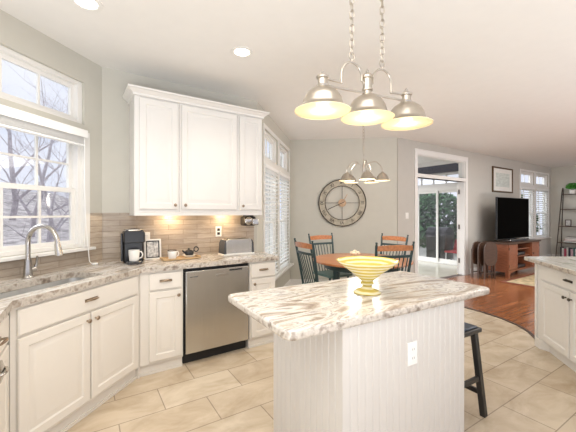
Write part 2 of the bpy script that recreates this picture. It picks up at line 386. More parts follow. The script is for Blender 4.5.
# backsplash
def splash(name, fr, polys):
    m = MB()
    for p in polys: m.box(p[0], p[1], -.012, -.0005, p[2], p[3])
    return struct(m.build(name, mt['splash'], None, (*fr.o, 0), fr.rz))
splash('trim_2', FL, [(-1.7, -.150, .915, 1.045), (-.150, -.006, .915, 1.37)])
splash('trim_3', FD, [(.006, 1.60, .915, 1.372)])

# ------------------------------------------------------------------ windows
WN = [0]
def window(fr, a0, a1, z0, z1, cols, rows, hung=True, y=.055, screen=False, name='window'):
    WN[0] += 1
    root = struct(thing('window_%d' % WN[0], None, None, (*fr.o, 0), fr.rz))
    m = MB(); w = .045                                # outer frame
    m.box(a0, a0+w, y-.03, y+.06, z0, z1); m.box(a1-w, a1, y-.03, y+.06, z0, z1); m.box(a0+w, a1-w, y-.03, y+.06, z0, z0+w*.7); m.box(a0+w, a1-w, y-.03, y+.06, z1-w*.7, z1)
    m.build('window_frame', mt['trim'], root, bevel=.003)
    b0, b1, c0, c1 = a0+w, a1-w, z0+w*.7, z1-w*.7
    parts = [(c0, (c0+c1)/2+.015, y, screen), ((c0+c1)/2-.015, c1, y+.028, False)] if hung else [(c0, c1, y+.01, False)]
    for s0, s1, yy, sc in parts:
        m = MB(); q = .035
        m.box(b0, b0+q, yy, yy+.026, s0, s1); m.box(b1-q, b1, yy, yy+.026, s0, s1); m.box(b0+q, b1-q, yy, yy+.026, s0, s0+q); m.box(b0+q, b1-q, yy, yy+.026, s1-q, s1)
        gx0, gx1, gz0, gz1 = b0+q, b1-q, s0+q, s1-q
        for i in range(1, cols): x = gx0+(gx1-gx0)*i/cols; m.box(x-.008, x+.008, yy+.004, yy+.022, gz0, gz1)
        for j in range(1, rows): z = gz0+(gz1-gz0)*j/rows; m.box(gx0, gx1, yy+.005, yy+.021, z-.008, z+.008)
        sa = m.build('sash', mt['trim'], root)
        g = MB(); g.box(gx0, gx1, yy+.012, yy+.015, gz0, gz1); g.build('pane', mt['screenmesh' if sc else 'glass'], sa)
    return root
window(FL, *LW[0], 3, 2, screen=True); window(FL, *LW[1], 3, 1, hung=False)
# jamb liner + casing for the lower kitchen window
m = MB(); a0, a1, z0, z1 = LW[0]
for (x0, x1) in ((a1-.012, a1), (a0, a0+.012)): m.box(x0, x1, 0, .03, z0, z1)
m.box(a1-.01, a1+.045, -.014, -.001, z0, z1+.02); m.box(a0-.045, a0+.01, -.014, -.001, z0, z1+.02)
struct(m.build('trim_4', mt['trim'], None, (*FL.o, 0), FL.rz, bevel=.002))
m = MB(); m.box(a0-.07, a1+.07, -.055, .03, 1.045, 1.069)
struct(m.build('trim_5', mt['trim'], None, (*FL.o, 0), FL.rz, bevel=.004))
for i, hnw in enumerate(NW): window(FN, *hnw, 2, 2 if i < 2 else 1, hung=i < 2)
for i, hnw in enumerate(FW): window(FT, *hnw, 2, 2 if i < 2 else 1, hung=i < 2)
# nook casing and sill
def casing(name, fr, holes, grow=.05, mat=None):
    m = MB(); a0 = min(h[0] for h in holes); a1 = max(h[1] for h in holes); z0 = min(h[2] for h in holes); z1 = max(h[3] for h in holes)
    m.box(a0-grow, a0, -.014, -.001, z0, z1+grow); m.box(a1, a1+grow, -.014, -.001, z0, z1+grow); m.box(a0, a1, -.014, -.001, z1, z1+grow)
    xs = sorted(set(h[0] for h in holes)); xe = sorted(set(h[1] for h in holes)); zs = sorted(set(h[2] for h in holes)); ze = sorted(set(h[3] for h in holes))
    for i in range(1, len(xs)): m.box(xe[i-1], xs[i], -.012, -.001, z0, z1)
    for i in range(1, len(zs)): m.box(a0, a1, -.013, -.001, ze[i-1], zs[i])
    return struct(m.build(name, mt['trim'], None, (*fr.o, 0), fr.rz, bevel=.002))
casing('trim_6', FN, NW); casing('trim_7', FT, FW)
m = MB(); m.box(.22, LN-.03, -.075, .03, .405, .438); struct(m.build('trim_8', mt['trim'], None, (*FN.o, 0), FN.rz, bevel=.004))
m = MB(); m.box(4.98, 7.0, -.06, .03, .625, .659); struct(m.build('trim_9', mt['trim'], None, (*FT.o, 0), FT.rz, bevel=.004))
# blinds
def blind(fr, a0, a1, z0, z1, y, label, group, tilt=14, pitch=.058, cord=True):
    root = thing('window_blind', label, 'blind', (*fr.o, 0), fr.rz, group)
    m = MB(); m.box(a0, a1, y-.03, y+.03, z1-.05, z1); m.build('headrail', mt['slat'], root, bevel=.003)
    m = MB(); n = int((z1-.07-z0)/pitch); t = radians(tilt); w = .024
    for i in range(n):
        z = z1-.08-i*pitch
        m.beam((a0+.004, y, z), (a1-.004, y, z), .048, .003, up=(0, sin(t), cos(t)))
    m.build('slats', mt['slatt'], root)
    m = MB(); m.box(a0, a1, y-.025, y+.025, z0, z0+.018); m.build('bottom_rail', mt['slat'], root, bevel=.003)
    if cord:
        m = MB()
        for a in (a0+.12, a1-.12): m.beam((a, y-.026, z0), (a, y-.026, z1-.02), .004, .002)
        m.build('ladder_tape', mt['slat'], root)
    return root
blind(FN, .325, 1.115, .445, 2.025, .0, 'white slatted blind in the nook window nearest the kitchen cabinets', 'nook blinds')
blind(FN, 1.205, 1.995, .445, 2.025, .0, 'white slatted blind in the nook window beside the clock wall', 'nook blinds')
blind(FT, 5.06, 5.92, .665, 2.075, .0, 'white blind in the window directly behind the television', 'living room blinds', tilt=15)
blind(FT, 6.04, 6.91, .665, 2.075, .0, 'white blind in the window next to the room corner and ladder shelf', 'living room blinds', tilt=15)
# raised blind on kitchen window
root = thing('window_blind', 'white wooden blind pulled up above the kitchen sink window', 'blind', (*FL.o, 0), FL.rz)
m = MB(); m.box(-1.25, -.235, -.065, -.016, 2.02, 2.075); m.box(-1.25, -.230, -.075, -.065, 2.012, 2.08); m.build('valance', mt['slat'], root, bevel=.004)
m = MB()
for i in range(8): m.box(-1.20, -.25, -.062, -.018, 1.962+i*.0075, 1.965+i*.0075)
m.build('slats', mt['slat'], root)
m = MB(); m.box(-1.20, -.25, -.062, -.018, 1.942, 1.958); m.build('bottom_rail', mt['slat'], root, bevel=.003)
m = MB(); m.tube([(-.262, -.07, 2.0), (-.258, -.066, 1.6), (-.245, -.064, 1.3), (-.225, -.066, 1.1), (-.21, -.068, .95), (-.19, -.08, .922)], .0035, 6)
m.tube([(-.19, -.08, .924), (-.155, -.10, .924)], .009, 8); m.build('pull_cord', mt['slat'], root)

# door way to the sunroom
root = struct(thing('door_1', None, None, (*FT.o, 0), FT.rz))
m = MB(); a0, a1 = .585, 2.30
m.box(a0-.085, a0, -.02, -.001, 0, 2.585); m.box(a1, a1+.085, -.02, -.001, 0, 2.585); m.box(a0, a1, -.02, -.001, 2.50, 2.585)
m.box(a0, a1, -.018, .139, 2.06, 2.13)
m.box(a0, a0+.018, 0, .139, 0, 2.50); m.box(a1-.018, a1, 0, .139, 0, 2.50); m.box(a0+.018, a1-.018, 0, .139, 2.482, 2.50)
m.box(a0-.09, a1+.09, -.026, -.001, 2.585, 2.60)
m.build('door_frame', mt['trim'], root, bevel=.003)
m = MB(); m.box(a0+.018, a1-.018, .06, .064, 2.13, 2.482); m.build('pane', mt['glass'], root)
# open leaf, swung into the sunroom, hinged at right jamb
leaf = struct(thing('door_2', None, None, FT.P(2.275, -.145, .01), radians(62.2)))
m = MB(); L = .80
m.box(0, .11, -.02, .02, 0, 2.02); m.box(L-.11, L, -.02, .02, 0, 2.02); m.box(.11, L-.11, -.02, .02, 0, .24); m.box(.11, L-.11, -.02, .02, 1.9, 2.02)
m.build('door_leaf', mt['trim'], leaf, bevel=.003)
m = MB(); m.box(.11, L-.11, -.003, .003, .24, 1.9); m.build('pane', mt['glass'], leaf)
m = MB()
for z in (.25, 1.0, 1.78): m.tube([(-.012, -.02, z), (-.012, -.02, z+.10)], .012, 10); m.box(-.012, .03, -.023, -.0205, z, z+.1)
m.build('hinge', mt['iron'], leaf)

# sunroom shell
FS = Fr(FT.P(3.4, -3.2)[:2], 147)   # slider wall: x runs back toward the house, room side is -y
def sn(n): return 3.2-n             # distance n beyond the tv wall -> x on FS
SL = (sn(2.02), sn(.74), 0.02, 2.02); ST = (sn(2.6), sn(.74), 2.14, 2.42)
wall('wall_sunroom', FS, 0, 3.05, H, [SL, ST], mt['ceiling'])
FS2 = Fr(FT.P(-1.0, -3.2)[:2], 57)
wall('wall_sunroom_back', FS2, 0, 4.4, H, [(.3, 4.1, .5, 2.3)], mt['ceiling'])
flat_poly('floor', [FT.P(.30, -.142)[:2], FT.P(3.4, -.142)[:2], FT.P(3.4, -3.2)[:2], FT.P(-1.0, -3.2)[:2]], -.1, -.002, mt['sunfloor'])
flat_poly('floor', [FT.P(.585, -.001)[:2], FT.P(2.3, -.001)[:2], FT.P(2.3, -.142)[:2], FT.P(.585, -.142)[:2]], -.1, -.001, mt['walnut'])
flat_poly('ceiling', [FT.P(.30, -.142)[:2], FT.P(3.4, -.142)[:2], FT.P(3.4, -3.2)[:2], FT.P(-1.0, -3.2)[:2]], H, H+.1, mt['ceiling'])
m = MB(); m.box(0.02, 3.04, -.30, -.12, 2.44, 2.63); struct(m.build('trim_10', mt['navy'], None, (*FS.o, 0), FS.rz))
m = MB(); m.box(0.02, 3.04, -.30, -.12, 2.631, 2.739); struct(m.build('trim_11', mt['trim'], None, (*FS.o, 0), FS.rz))
WN[0] += 1
root = struct(thing('window_%d' % WN[0], None, None, (*FS.o, 0), FS.rz))
x0, x1, z0, z1 = ST; m = MB(); m.box(x0, x1, .02, .08, z0, z0+.03); m.box(x0, x1, .02, .08, z1-.03, z1)
for i in range(6): x = x0+(x1-x0)*i/5; m.box(max(x0, x-.012), min(x1, x+.012), .02, .08, z0+.03, z1-.03)
m.build('window_frame', mt['trim'], root); m = MB(); m.box(x0, x1, .045, .049, z0+.03, z1-.03); m.build('pane', mt['glass'], root)
root = struct(thing('door_3', None, None, (*FS.o, 0), FS.rz))
x0, x1, z0, z1 = SL; m = MB(); f = .04
m.box(x0, x0+f, -.01, .12, z0, z1); m.box(x1-f, x1, -.01, .12, z0, z1); m.box(x0+f, x1-f, -.01, .12, z1-f, z1); m.box(x0+f, x1-f, -.01, .12, z0-.02, z0+.02)
m.box(x0-.07, x0, -.015, -.001, 0, z1+.07); m.box(x1, x1+.07, -.015, -.001, 0, z1+.07); m.box(x0, x1, -.015, -.001, z1, z1+.07)
m.build('door_frame', mt['trim'], root, bevel=.003)
mid = (x0+x1)/2
for p0, p1, yy in ((x0+f, mid+.04, .02), (mid-.04, x1-f, .06)):
    m = MB(); q = .05
    m.box(p0, p0+q, yy, yy+.035, z0+.02, z1-f); m.box(p1-q, p1, yy, yy+.035, z0+.02, z1-f); m.box(p0+q, p1-q, yy, yy+.035, z0+.02, z0+.10); m.box(p0+q, p1-q, yy, yy+.035, z1-f-.06, z1-f)
    lf = m.build('sliding_panel', mt['trim'], root, bevel=.002)
    for i in (1,): x = (p0+p1)/2; 
    g = MB(); g.box(p0+q, p1-q, yy+.015, yy+.019, z0+.10, z1-f-.06); g.build('pane', mt['glass'], lf)

# ------------------------------------------------------------------ outside
flat_poly('ground', [(2.6, 6.9+1.6), (6.6, 5.2+6), (14, 30), (-2, 40), (-4, 12)] and [FS.P(-3, -.16)[:2], FS.P(3.0, -.16)[:2], FS.P(3.0, -9)[:2], FS.P(-3, -9)[:2]], -.35, -.15, mt['patio'])
m = MB(); bm = m.bm; N = 26; grid = {}
for i in range(N):
    for j in range(N):
        x = -34+31*i/(N-1); y = -2+42*j/(N-1)
        d = max(0, (-x-3.0)); z = -.9+.17*d+.30*sin(x*.9)*cos(y*.7)*min(1, d/4)
        grid[i, j] = bm.verts.new((x, y, z))
for i in range(N-1):
    for j in range(N-1): m._f([grid[i, j], grid[i+1, j], grid[i+1, j+1], grid[i, j+1]])
struct(m.build('ground', mt['hill']))
def bare_tree(x, y, z, h, r, label, seed, lean=0):
    rnd = random.Random(seed); m = MB()
    def branch(p, d, L, rad, lev):
        n = 5; pts = [p.copy()]; rads = [rad]; q = p.copy(); dd = d.copy()
        for i in range(n):
            dd = (dd+Vector((rnd.uniform(-.2, .2), rnd.uniform(-.2, .2), rnd.uniform(-.04, .14)))).normalized(); q = q+dd*L/n
            pts.append(q.copy()); rads.append(rad*(1-.6*(i+1)/n))
        m.tube(pts, rad, 6 if lev < 2 else 4, rads=rads)
        if lev >= 4: return
        for i in range(4 if lev < 3 else 3):
            k = rnd.randint(1, n); a = rnd.uniform(0, 2*pi)
            nd = (dd*.6+Vector((cos(a), sin(a), rnd.uniform(-.1, .7)))*.8).normalized()
            branch(pts[k], nd, L*rnd.uniform(.5, .72), rads[k]*.6, lev+1)
    branch(Vector((0, 0, 0)), Vector((lean, 0, 1)).normalized(), h, r, 0)
    return tag(m.build('bare_tree', mt['bark'], None, (x, y, z)), label, 'tree', 'leafless trees outside the sink window')
bare_tree(-6.6, 8.6, -.5, 2.8, .06, 'leafless tree closest behind the kitchen window panes', 3, .2)
bare_tree(-10.6, 13.2, .2, 4.5, .11, 'leafless tree in the middle distance outside the kitchen window', 5)
bare_tree(-8.6, 12.0, .0, 3.6, .08, 'leafless tree near the right edge of the kitchen window', 9, -.2)
bare_tree(-14.5, 16.8, .8, 6.0, .15, 'tall leafless tree farthest off outside the kitchen window', 12, .15)
bare_tree(-15.5, 12.0, .5, 4.2, .11, 'leaning leafless tree seen at the left of the kitchen window', 21, .35)
def leafy(x, y, z, rx, ry, rz_, n, label, seed, size=.13, mat='leaf', name='evergreen_tree', cat='tree', group=None, cz=0):
    rnd = random.Random(seed); m = MB()
    for i in range(n):
        a = rnd.uniform(0, 2*pi); t = rnd.uniform(-1, 1); s_ = rnd.uniform(.55, 1)**.5; k = sqrt(1-t*t)*s_
        c = Vector((rx*k*cos(a), ry*k*sin(a), cz+rz_*t*s_)); u = Vector((rnd.uniform(-1, 1), rnd.uniform(-1, 1), rnd.uniform(-1, 1))).normalized(); w = u.orthogonal().normalized()
        s2 = size*rnd.uniform(.6, 1.3); v = [m.bm.verts.new(c+u*s2), m.bm.verts.new(c+w*s2*.45), m.bm.verts.new(c-u*s2*.6), m.bm.verts.new(c-w*s2*.45)]
        m._f(v)
    root = thing(name, label, cat, (x, y, z), 0, group)
    m.build('foliage', mt[mat], root, flat=True)
    t = MB(); t.tube([(0, 0, 0), (.03, 0, cz*.5), (0, .03, cz+rz_*.6)], .08, 7, rads=[.09, .07, .03]); t.build('trunk', mt['bark'], root)
    return root
for i, (n, o, hh, lb) in enumerate([(3.4, 3.2, 2.0, 'dense evergreen seen through the left sliding door panel'), (1.5, 3.6, 1.9, 'evergreen seen through the right sliding door panel'),
                                (2.6, 5.6, 2.6, 'taller evergreen standing behind the patio hedge'), (5.4, 4.6, 2.2, 'evergreen at the far left end of the patio')]):
    p = FS.P(sn(n), -o); leafy(p[0], p[1], -.15, 1.2, 1.2, hh*.55, 2600, lb, 30+i, group='evergreens beyond the sliding door', cz=hh*.62)
# patio things
p = FS.P(sn(1.95), -1.1, -.15); root = thing('barbecue_grill', 'dark covered barbecue grill on the patio behind the sliding door', 'grill', p, FS.rz)
m = MB(); m.box(-.3, .3, -.25, .25, .12, .82); m.build('cabinet', mt['black'], root, bevel=.02)
m = MB(); m.lathe([(.25, -.32), (.25, .32)], (0, 0, .84), 20, 'x'); m.build('lid', mt['black'], root)
for sx in (-.25, .25):
    for sy in (-.2, .2): m = MB(); m.lathe([(.03, 0), (.03, .12)], (sx, sy, 0), 10); m.build('foot', mt['black'], root)
p = FS.P(sn(1.35), -1.0, -.15); root = thing('patio_chair', 'red patio chair outside the sliding door', 'chair', p, FS.rz)
m = MB(); m.box(-.25, .25, -.25, .22, .36, .41); m.build('seat', mt['red'], root, bevel=.02)
m = MB(); m.beam((0, .22, .4), (0, .34, .72), .48, .04, (0, 1, 0)); m.build('backrest', mt['red'], root, bevel=.01)
for sx in (-.22, .22):
    for sy in (-.22, .2): m = MB(); m.tube([(sx, sy, 0), (sx*.95, sy*.95, .37)], .018, 8); m.build('leg', mt['white'], root)
p = FS.P(sn(.92), -1.95, -.15); root = thing('patio_table', 'white patio table outside the right sliding door panel', 'table', p, FS.rz)
m = MB(); m.lathe([(.36, .70), (.38, .71), (.38, .74), (.36, .75)], seg=28); m.build('tabletop', mt['white'], root)
for k in range(4): a = k*pi/2+.4; m = MB(); m.tube([(.3*cos(a), .3*sin(a), 0), (.24*cos(a), .24*sin(a), .71)], .02, 8); m.build('leg', mt['white'], root)

# ------------------------------------------------------------------ kitchen cabinets
DOOR = [(.0, .016), (.004, .020), (.052, .020), (.060, .012), (.070, .011), (.092, .019), (.10, .0195)]
DRAW = [(.0, .014), (.006, .020)]
def knob(parent, x, y, z, mat='bronze'):
    m = MB(); m.lathe([(.006, 0), (.005, .012), (.013, .018), (.015, .024), (.011, .030), (.003, .032)], (x, y, z), 16, 'y'); return m.build('knob', mt[mat], parent)
def cup_pull(parent, x, y, z, mat='bronze', w=.045):
    m = MB()
    m.tube([(x-w, y, z-.004), (x-w, y-.016, z), (x-w*.6, y-.026, z+.004), (x, y-.029, z+.005), (x+w*.6, y-.026, z+.004), (x+w, y-.016, z), (x+w, y, z-.004)], .005, 8, rads=[.006, .005, .007, .009, .007, .005, .006])
    m.box(x-w-.006, x+w+.006, y-.003, y, z-.010, z+.010)
    return m.build('drawer_pull', mt[mat], parent)
def base_cab(fr, a0, a1, label, front=-.575, drawer=True, doors=1, knobs=('r',), false=False, depth=.555, mat='cab', hw='bronze', toe=True, panels=True, margin=.012, group='base cabinets', back=None, door_ranges=None, pulls=None, dr=None):
    root = thing('base_cabinet', label, 'cabinet', fr.P(a0), fr.rz, group)
    w = a1-a0; m = MB(); 
    for b_ in ((.001, .02, front+.02, front+depth, .09, .874), (w-.02, w-.001, front+.02, front+depth, .09, .874), (.02, w-.02, front+.02, front+depth, .09, .108), (.02, w-.02, front+depth-.008, front+depth, .108, .874), (.001, w-.001, front, front+.02, .09, .874)): m.box(*b_)
    m.build('body', mt[mat], root, bevel=.002)
    if toe: m = MB(); m.box(0.001, w-.001, front+.028, front+depth, 0, .09); m.box(.001, w-.001, front+.016, front+.028, 0, .02); m.build('toe_kick', mt[mat], root)
    rng = door_ranges or [(margin+i*(w-2*margin)/doors+(0 if i == 0 else .006), margin+(i+1)*(w-2*margin)/doors-(0 if i == doors-1 else .006)) for i in range(doors)]
    for (x0, x1), k in zip(rng, knobs):
        m = MB(); m.panel(x0, x1, .115, .70 if drawer else .86, front-.001, DOOR); d = m.build('door', mt[mat], root, bevel=0)
        knob(d, x1-.028 if k == 'r' else x0+.028, front-.021, .655, hw)
    if drawer:
        for (x0, x1) in (dr or [(rng[0][0], rng[-1][1])]):
            m = MB(); m.panel(x0, x1, .715, .855, front-.001, DRAW); d = m.build('false_drawer_front' if false else 'drawer', mt[mat], root)
            cup_pull(d, (x0+x1)/2, front-.021, .79, hw)
    return root
# left run (x along FL; cabinets from -1.235 to -.245)
base_cab(FL, -1.235, -.235, 'cream two door sink cabinet under the window', doors=2, knobs=('r', 'l'), false=True, margin=.03)
# corner cabinet in the D run
base_cab(FD, .235, .59, 'cream corner cabinet with one drawer left of the dishwasher', door_ranges=[(.07, .335)], knobs=('r',))
base_cab(FD, 1.25, 1.555, 'narrow cream cabinet with drawer right of the dishwasher', knobs=('l',))
# corner plug: body behind the inner corner
m = MB()
pl = [FL.P(-.235, .01)[:2], FL.P(-.235, .574)[:2], FD.P(.234, .574)[:2], FD.P(.234, .01)[:2], FD.P(.03, .01)[:2]]
m.prism(pl, .0, .874); tag(m.build('corner_cabinet', mt['cab']), 'cream blind corner base between sink cabinet and coffee corner', 'cabinet')
# angled cabinet at left edge of the photo
Q = FL.P(-1.245, .605)[:2]; FQ = Fr(Q, 148.5)
def isect(f1, o1, f2, o2):
    p = f1.P(0, o1); q = f2.P(0, o2); d1, d2 = f1.d, f2.d; det = d1[0]*-d2[1]+d2[0]*d1[1]
    t = ((q[0]-p[0])*-d2[1]+d2[0]*(q[1]-p[1]))/det; return (p[0]+d1[0]*t, p[1]+d1[1]*t)
QJ = isect(FL, .577, FQ, .03)
rootq = thing('base_cabinet', 'angled cream cabinet at far left edge, round chrome handle', 'cabinet', (*QJ, 0), FQ.rz+pi, 'base cabinets')
# local: x runs backwards (towards the corner) so the room side is -y
m = MB(); m.box(-.80, -.012, 0, .50, .09, .874); m.build('body', mt['cab'], rootq, bevel=.002)
m = MB(); m.box(-.80, -.012, .028, .50, 0, .09); m.build('toe_kick', mt['cab'], rootq)
m = MB(); m.panel(-.50, -.03, .115, .70, -.001, DOOR); d = m.build('door', mt['cab'], rootq)
m = MB(); m.tube([(-.26-.05*cos(t), -.022-.03*sin(t), .655+.0*t) for t in [i*pi/10 for i in range(11)]], .008, 8); m.lathe([(.05, 0), (.05, .012), (.03, .02), (.004, .022)], (-.26, -.02, .655), 28, 'y'); m.build('handle', mt['chrome'], d)
m = MB(); m.panel(-.50, -.03, .715, .855, -.001, DRAW); d = m.build('drawer', mt['cab'], rootq); cup_pull(d, -.26, -.021, .79)

# dishwasher
dw = thing('dishwasher', 'stainless steel dishwasher built in under the veined worktop', 'dishwasher', FD.P(.597), FD.rz)
w = .646
m = MB(); m.box(0.0, w, -.555, -.02, .10, .868); m.build('tub', mt['dark'], dw)
m = MB(); m.box(.012, w-.012, -.592, -.556, .105, .845); m.build('door', mt['steel'], dw, bevel=.006)
m = MB(); m.box(.01, w-.01, -.52, -.30, 0, .10); m.build('toe_kick', mt['dark'], dw)
m = MB(); m.box(.30, .42, -.598, -.592, .775, .795); m.build('latch', mt['chrome'], dw, bevel=.002)
m = MB(); m.box(.43, .56, -.5945, -.592, .815, .828); m.build('control_strip', mt['dark'], dw)
m = MB(); m.box(.05, .12, -.593, -.592, .79, .795); m.build('badge', mt['gloss'], dw)

# worktops
def worktop(name, poly, z0, z1, mat, label, fr, holes=(), bev=.008):
    m = MB(); m.prism([inv(fr, p) for p in poly], z0, z1, [[inv(fr, p) for p in h] for h in holes], sidemi=1)
    return tag(m.build(name, [mt[mat], mt['gedge']], None, (*fr.o, 0), fr.rz, bevel=bev), label, 'countertop')
# corner of front lines
def isect(f1, o1, f2, o2):
    p = f1.P(0, o1); q = f2.P(0, o2); d1, d2 = f1.d, f2.d; det = d1[0]*-d2[1]+d2[0]*d1[1]
    t = ((q[0]-p[0])*-d2[1]+d2[0]*(q[1]-p[1]))/det; return (p[0]+d1[0]*t, p[1]+d1[1]*t)
C1 = isect(FL, .605, FD, .605); Q = FL.P(-1.245, .605)[:2]; FQ = Fr(Q, 148.5)
SINK = (-1.26, -.50, .20, .505)
def rrect(fr, a0, a1, o0, o1, r):
    pts = []
    for (ca, co, s) in ((a0+r, o0+r, pi), (a1-r, o0+r, 1.5*pi), (a1-r, o1-r, 0), (a0+r, o1-r, .5*pi)):
        for k in range(5): t = s+k*pi/8; pts.append(fr.P(ca+r*cos(t), co+r*sin(t))[:2])
    return pts
worktop('worktop', [FL.P(-1.75, .013)[:2], isect(FL, .013, FD, .013), FD.P(1.595, .013)[:2], FD.P(1.595, .59)[:2], FD.P(1.58, .605)[:2], C1, Q, FQ.P(.85)[:2], FQ.P(.85, .0)[:2], FQ.P(.85, .52)[:2] if False else FQ.P(.85, .6)[:2]],
        .875, .915, 'gran2', 'veined marble worktop running round sink, coffee maker and toaster', FL, [rrect(FL, *SINK, .05)])
# sink
root = thing('kitchen_sink', 'undermount stainless steel sink below the kitchen window', 'sink', (*FL.o, 0), FL.rz)
m = MB(); a0, a1, o0, o1 = SINK
outer = rrect(Fr((0, 0), 90), a0-.004, a1+.004, o0-.004, o1+.004, .05); inner = rrect(Fr((0, 0), 90), a0+.004, a1-.004, o0+.004, o1-.004, .045)
inner_b = rrect(Fr((0, 0), 90), a0+.02, a1-.02, o0+.02, o1-.02, .045)
R = [[m.bm.verts.new((x, y, z)) for x, y in ps] for ps, z in ((outer, .874), (inner, .873), (inner_b, .70), (inner_b, .690), (outer, .690))]
for P_, Q_ in zip(R, R[1:]+R[:1]):
    for k in range(len(P_)): m._f([P_[k], P_[(k+1) % len(P_)], Q_[(k+1) % len(P_)], Q_[k]])
m._f(R[3]); m.build('basin', mt['sink'], root)
m = MB(); m.lathe([(.04, .0), (.045, .004), (.02, .004), (.01, .002)], ((a0+a1)/2, -(o0+o1)/2, .691), 24); m.build('drain', mt['chrome'], root)
# the sink's rim is set on a hollow in the cabinet: cut the cabinet body and top
# faucet
root = thing('kitchen_faucet', 'tall gooseneck pull-down faucet behind the sink', 'faucet', FL.P(-.765, .10, .915), FL.rz)
m = MB(); m.lathe([(.034, 0), (.034, .008), (.027, .018), (.026, .055), (.022, .09), (.019, .13)], seg=24); m.build('base', mt['chrome'], root)
m = MB(); pts = [(0, 0, .12), (0, 0, .22)]+[(0, -.125+.125*cos(t), .25+.115*sin(t)) for t in [pi*i/14 for i in range(0, 14)]]+[(0, -.252, .235)]
m.tube(pts, .015, 14); m.build('spout', mt['chrome'], root)
m = MB(); m.tube([(0, -.250, .245), (0, -.266, .165)], .017, 14, rads=[.018, .024]); m.build('spray_head', mt['chrome'], root)
m = MB(); m.tube([(.02, 0, .055), (.05, -.005, .06)], .017, 12); m.tube([(.045, -.005, .06), (.055, -.01, .10), (.05, -.02, .15)], .008, 10, rads=[.012, .008, .006]); m.build('lever', mt['chrome'], root)

# ------------------------------------------------------------------ upper cabinets
UZ0, UZ1 = 1.372, 2.44
def upper(a0, a1, label, dx0, dx1, k):
    root = thing('wall_cabinet', label, 'cabinet', FD.P(a0, 0, 0), FD.rz, 'wall cabinets')
    w = a1-a0; m = MB(); m.box(.0005, w-.0005, -.31, -.002, UZ0+.004, UZ1); m.build('body', mt['cabw'], root, bevel=.0015)
    m = MB(); m.panel(dx0-a0, dx1-a0, 1.405, 2.415, -.311, DOOR); d = m.build('door', mt['cabw'], root)
    knob(d, (dx1-a0-.03) if k == 'r' else (dx0-a0+.03), -.331, 1.445)
upper(.232, .630, 'left white wall cabinet above the coffee maker', .272, .612, 'r')
upper(.631, 1.244, 'wide middle white wall cabinet above the dishwasher', .648, 1.228, 'l')
upper(1.245, 1.545, 'narrow right white wall cabinet above the toaster', 1.262, 1.53, 'l')
# crown and light rail
m = MB(); prof = [(.0, 2.43), (.012, 2.432), (.016, 2.45), (.03, 2.462), (.045, 2.472), (.052, 2.48), (.058, 2.482), (.06, 2.497), (.0, 2.497)]
m.bm.verts.ensure_lookup_table(); rings = []
for (o, z) in prof:
    rings.append([m.bm.verts.new(v) for v in ((.232-o, -.003, z), (.232-o, -.315-o, z), (1.545+o, -.315-o, z), (1.545+o, -.003, z))])
for P_, Q_ in zip(rings, rings[1:]):
    for k in range(3): m._f([P_[k], P_[k+1], Q_[k+1], Q_[k]])
m._f([r[0] for r in rings]); m._f([r[3] for r in rings]); m._f(rings[-1]); m._f(rings[0])
tag(m.build('crown_moulding', mt['cabw'], None, (*FD.o, 0), FD.rz), 'white crown moulding along the top of the wall cabinets', 'moulding')
m = MB(); m.box(.232, 1.545, -.318, -.296, 1.345, 1.3755); m.box(.232, .248, -.296, -.014, 1.345, 1.3755); m.box(1.529, 1.545, -.296, -.014, 1.345, 1.3755)
tag(m.build('light_rail', mt['cabw'], None, (*FD.o, 0), FD.rz, bevel=.002), 'white light rail under the wall cabinets', 'moulding')
for a, lb in ((.62, 'under cabinet puck light above the tray'), (1.20, 'under cabinet puck light above the toaster')):
    r_ = thing('puck_light', lb, 'light', FD.P(a, .13, 1.36), FD.rz, 'under cabinet lights')
    m = MB(); m.lathe([(.035, .0), (.035, .0155)], seg=20); m.build('housing', mt['plate'], r_)
    m = MB(); m.lathe([(.026, -.001), (.026, .0)], seg=20); m.build('lens', mt['canlight'], r_)
    l = bpy.data.lights.new('puck_lamp', 'POINT'); l.energy = 1.5; l.color = (1, .72, .42); l.shadow_soft_size = .03; o = bpy.data.objects.new('puck_lamp', l); COL.objects.link(o); o.parent = r_; o.location = (0, 0, -.035)

# ------------------------------------------------------------------ island
FI = Fr((-.347, 1.80), 59.3)
IZ = .915
ct = rrect(FI, 0, 1.45, 0, .68, .035)
worktop('island_worktop', ct, .873, IZ, 'gran', 'veined marble island worktop with chiselled edge, yellow bowl on it', FI, bev=.012)
root = thing('kitchen_island', 'white beadboard kitchen island base under the marble top', 'island', FI.P(0), FI.rz)
x0, x1, y0, y1 = .285, 1.19, -.66, -.03
def bead(p, q, n, g=.005):
    pts = []; P_, Q_ = Vector(p), Vector(q); d = (Q_-P_); L = d.length; d.normalize(); nn = Vector((d.y, -d.x)); step = L/n
    pts.append(P_)
    for i in range(1, n):
        c = P_+d*step*i; pts += [c-d*.005, c-nn*g*0+Vector((0, 0))-nn*g, c+d*.005]
    return [(v.x, v.y) for v in pts]
poly = bead((x0, y0), (x1, y0), 20)+bead((x1, y0), (x1, y1), 13)+[(x1, y1), (x0, y1)]+bead((x0, y1), (x0, y0), 13)[1:]
m = MB(); m.prism(poly, 0, .872); m.build('beadboard_body', mt['isl'], root, flat=True)
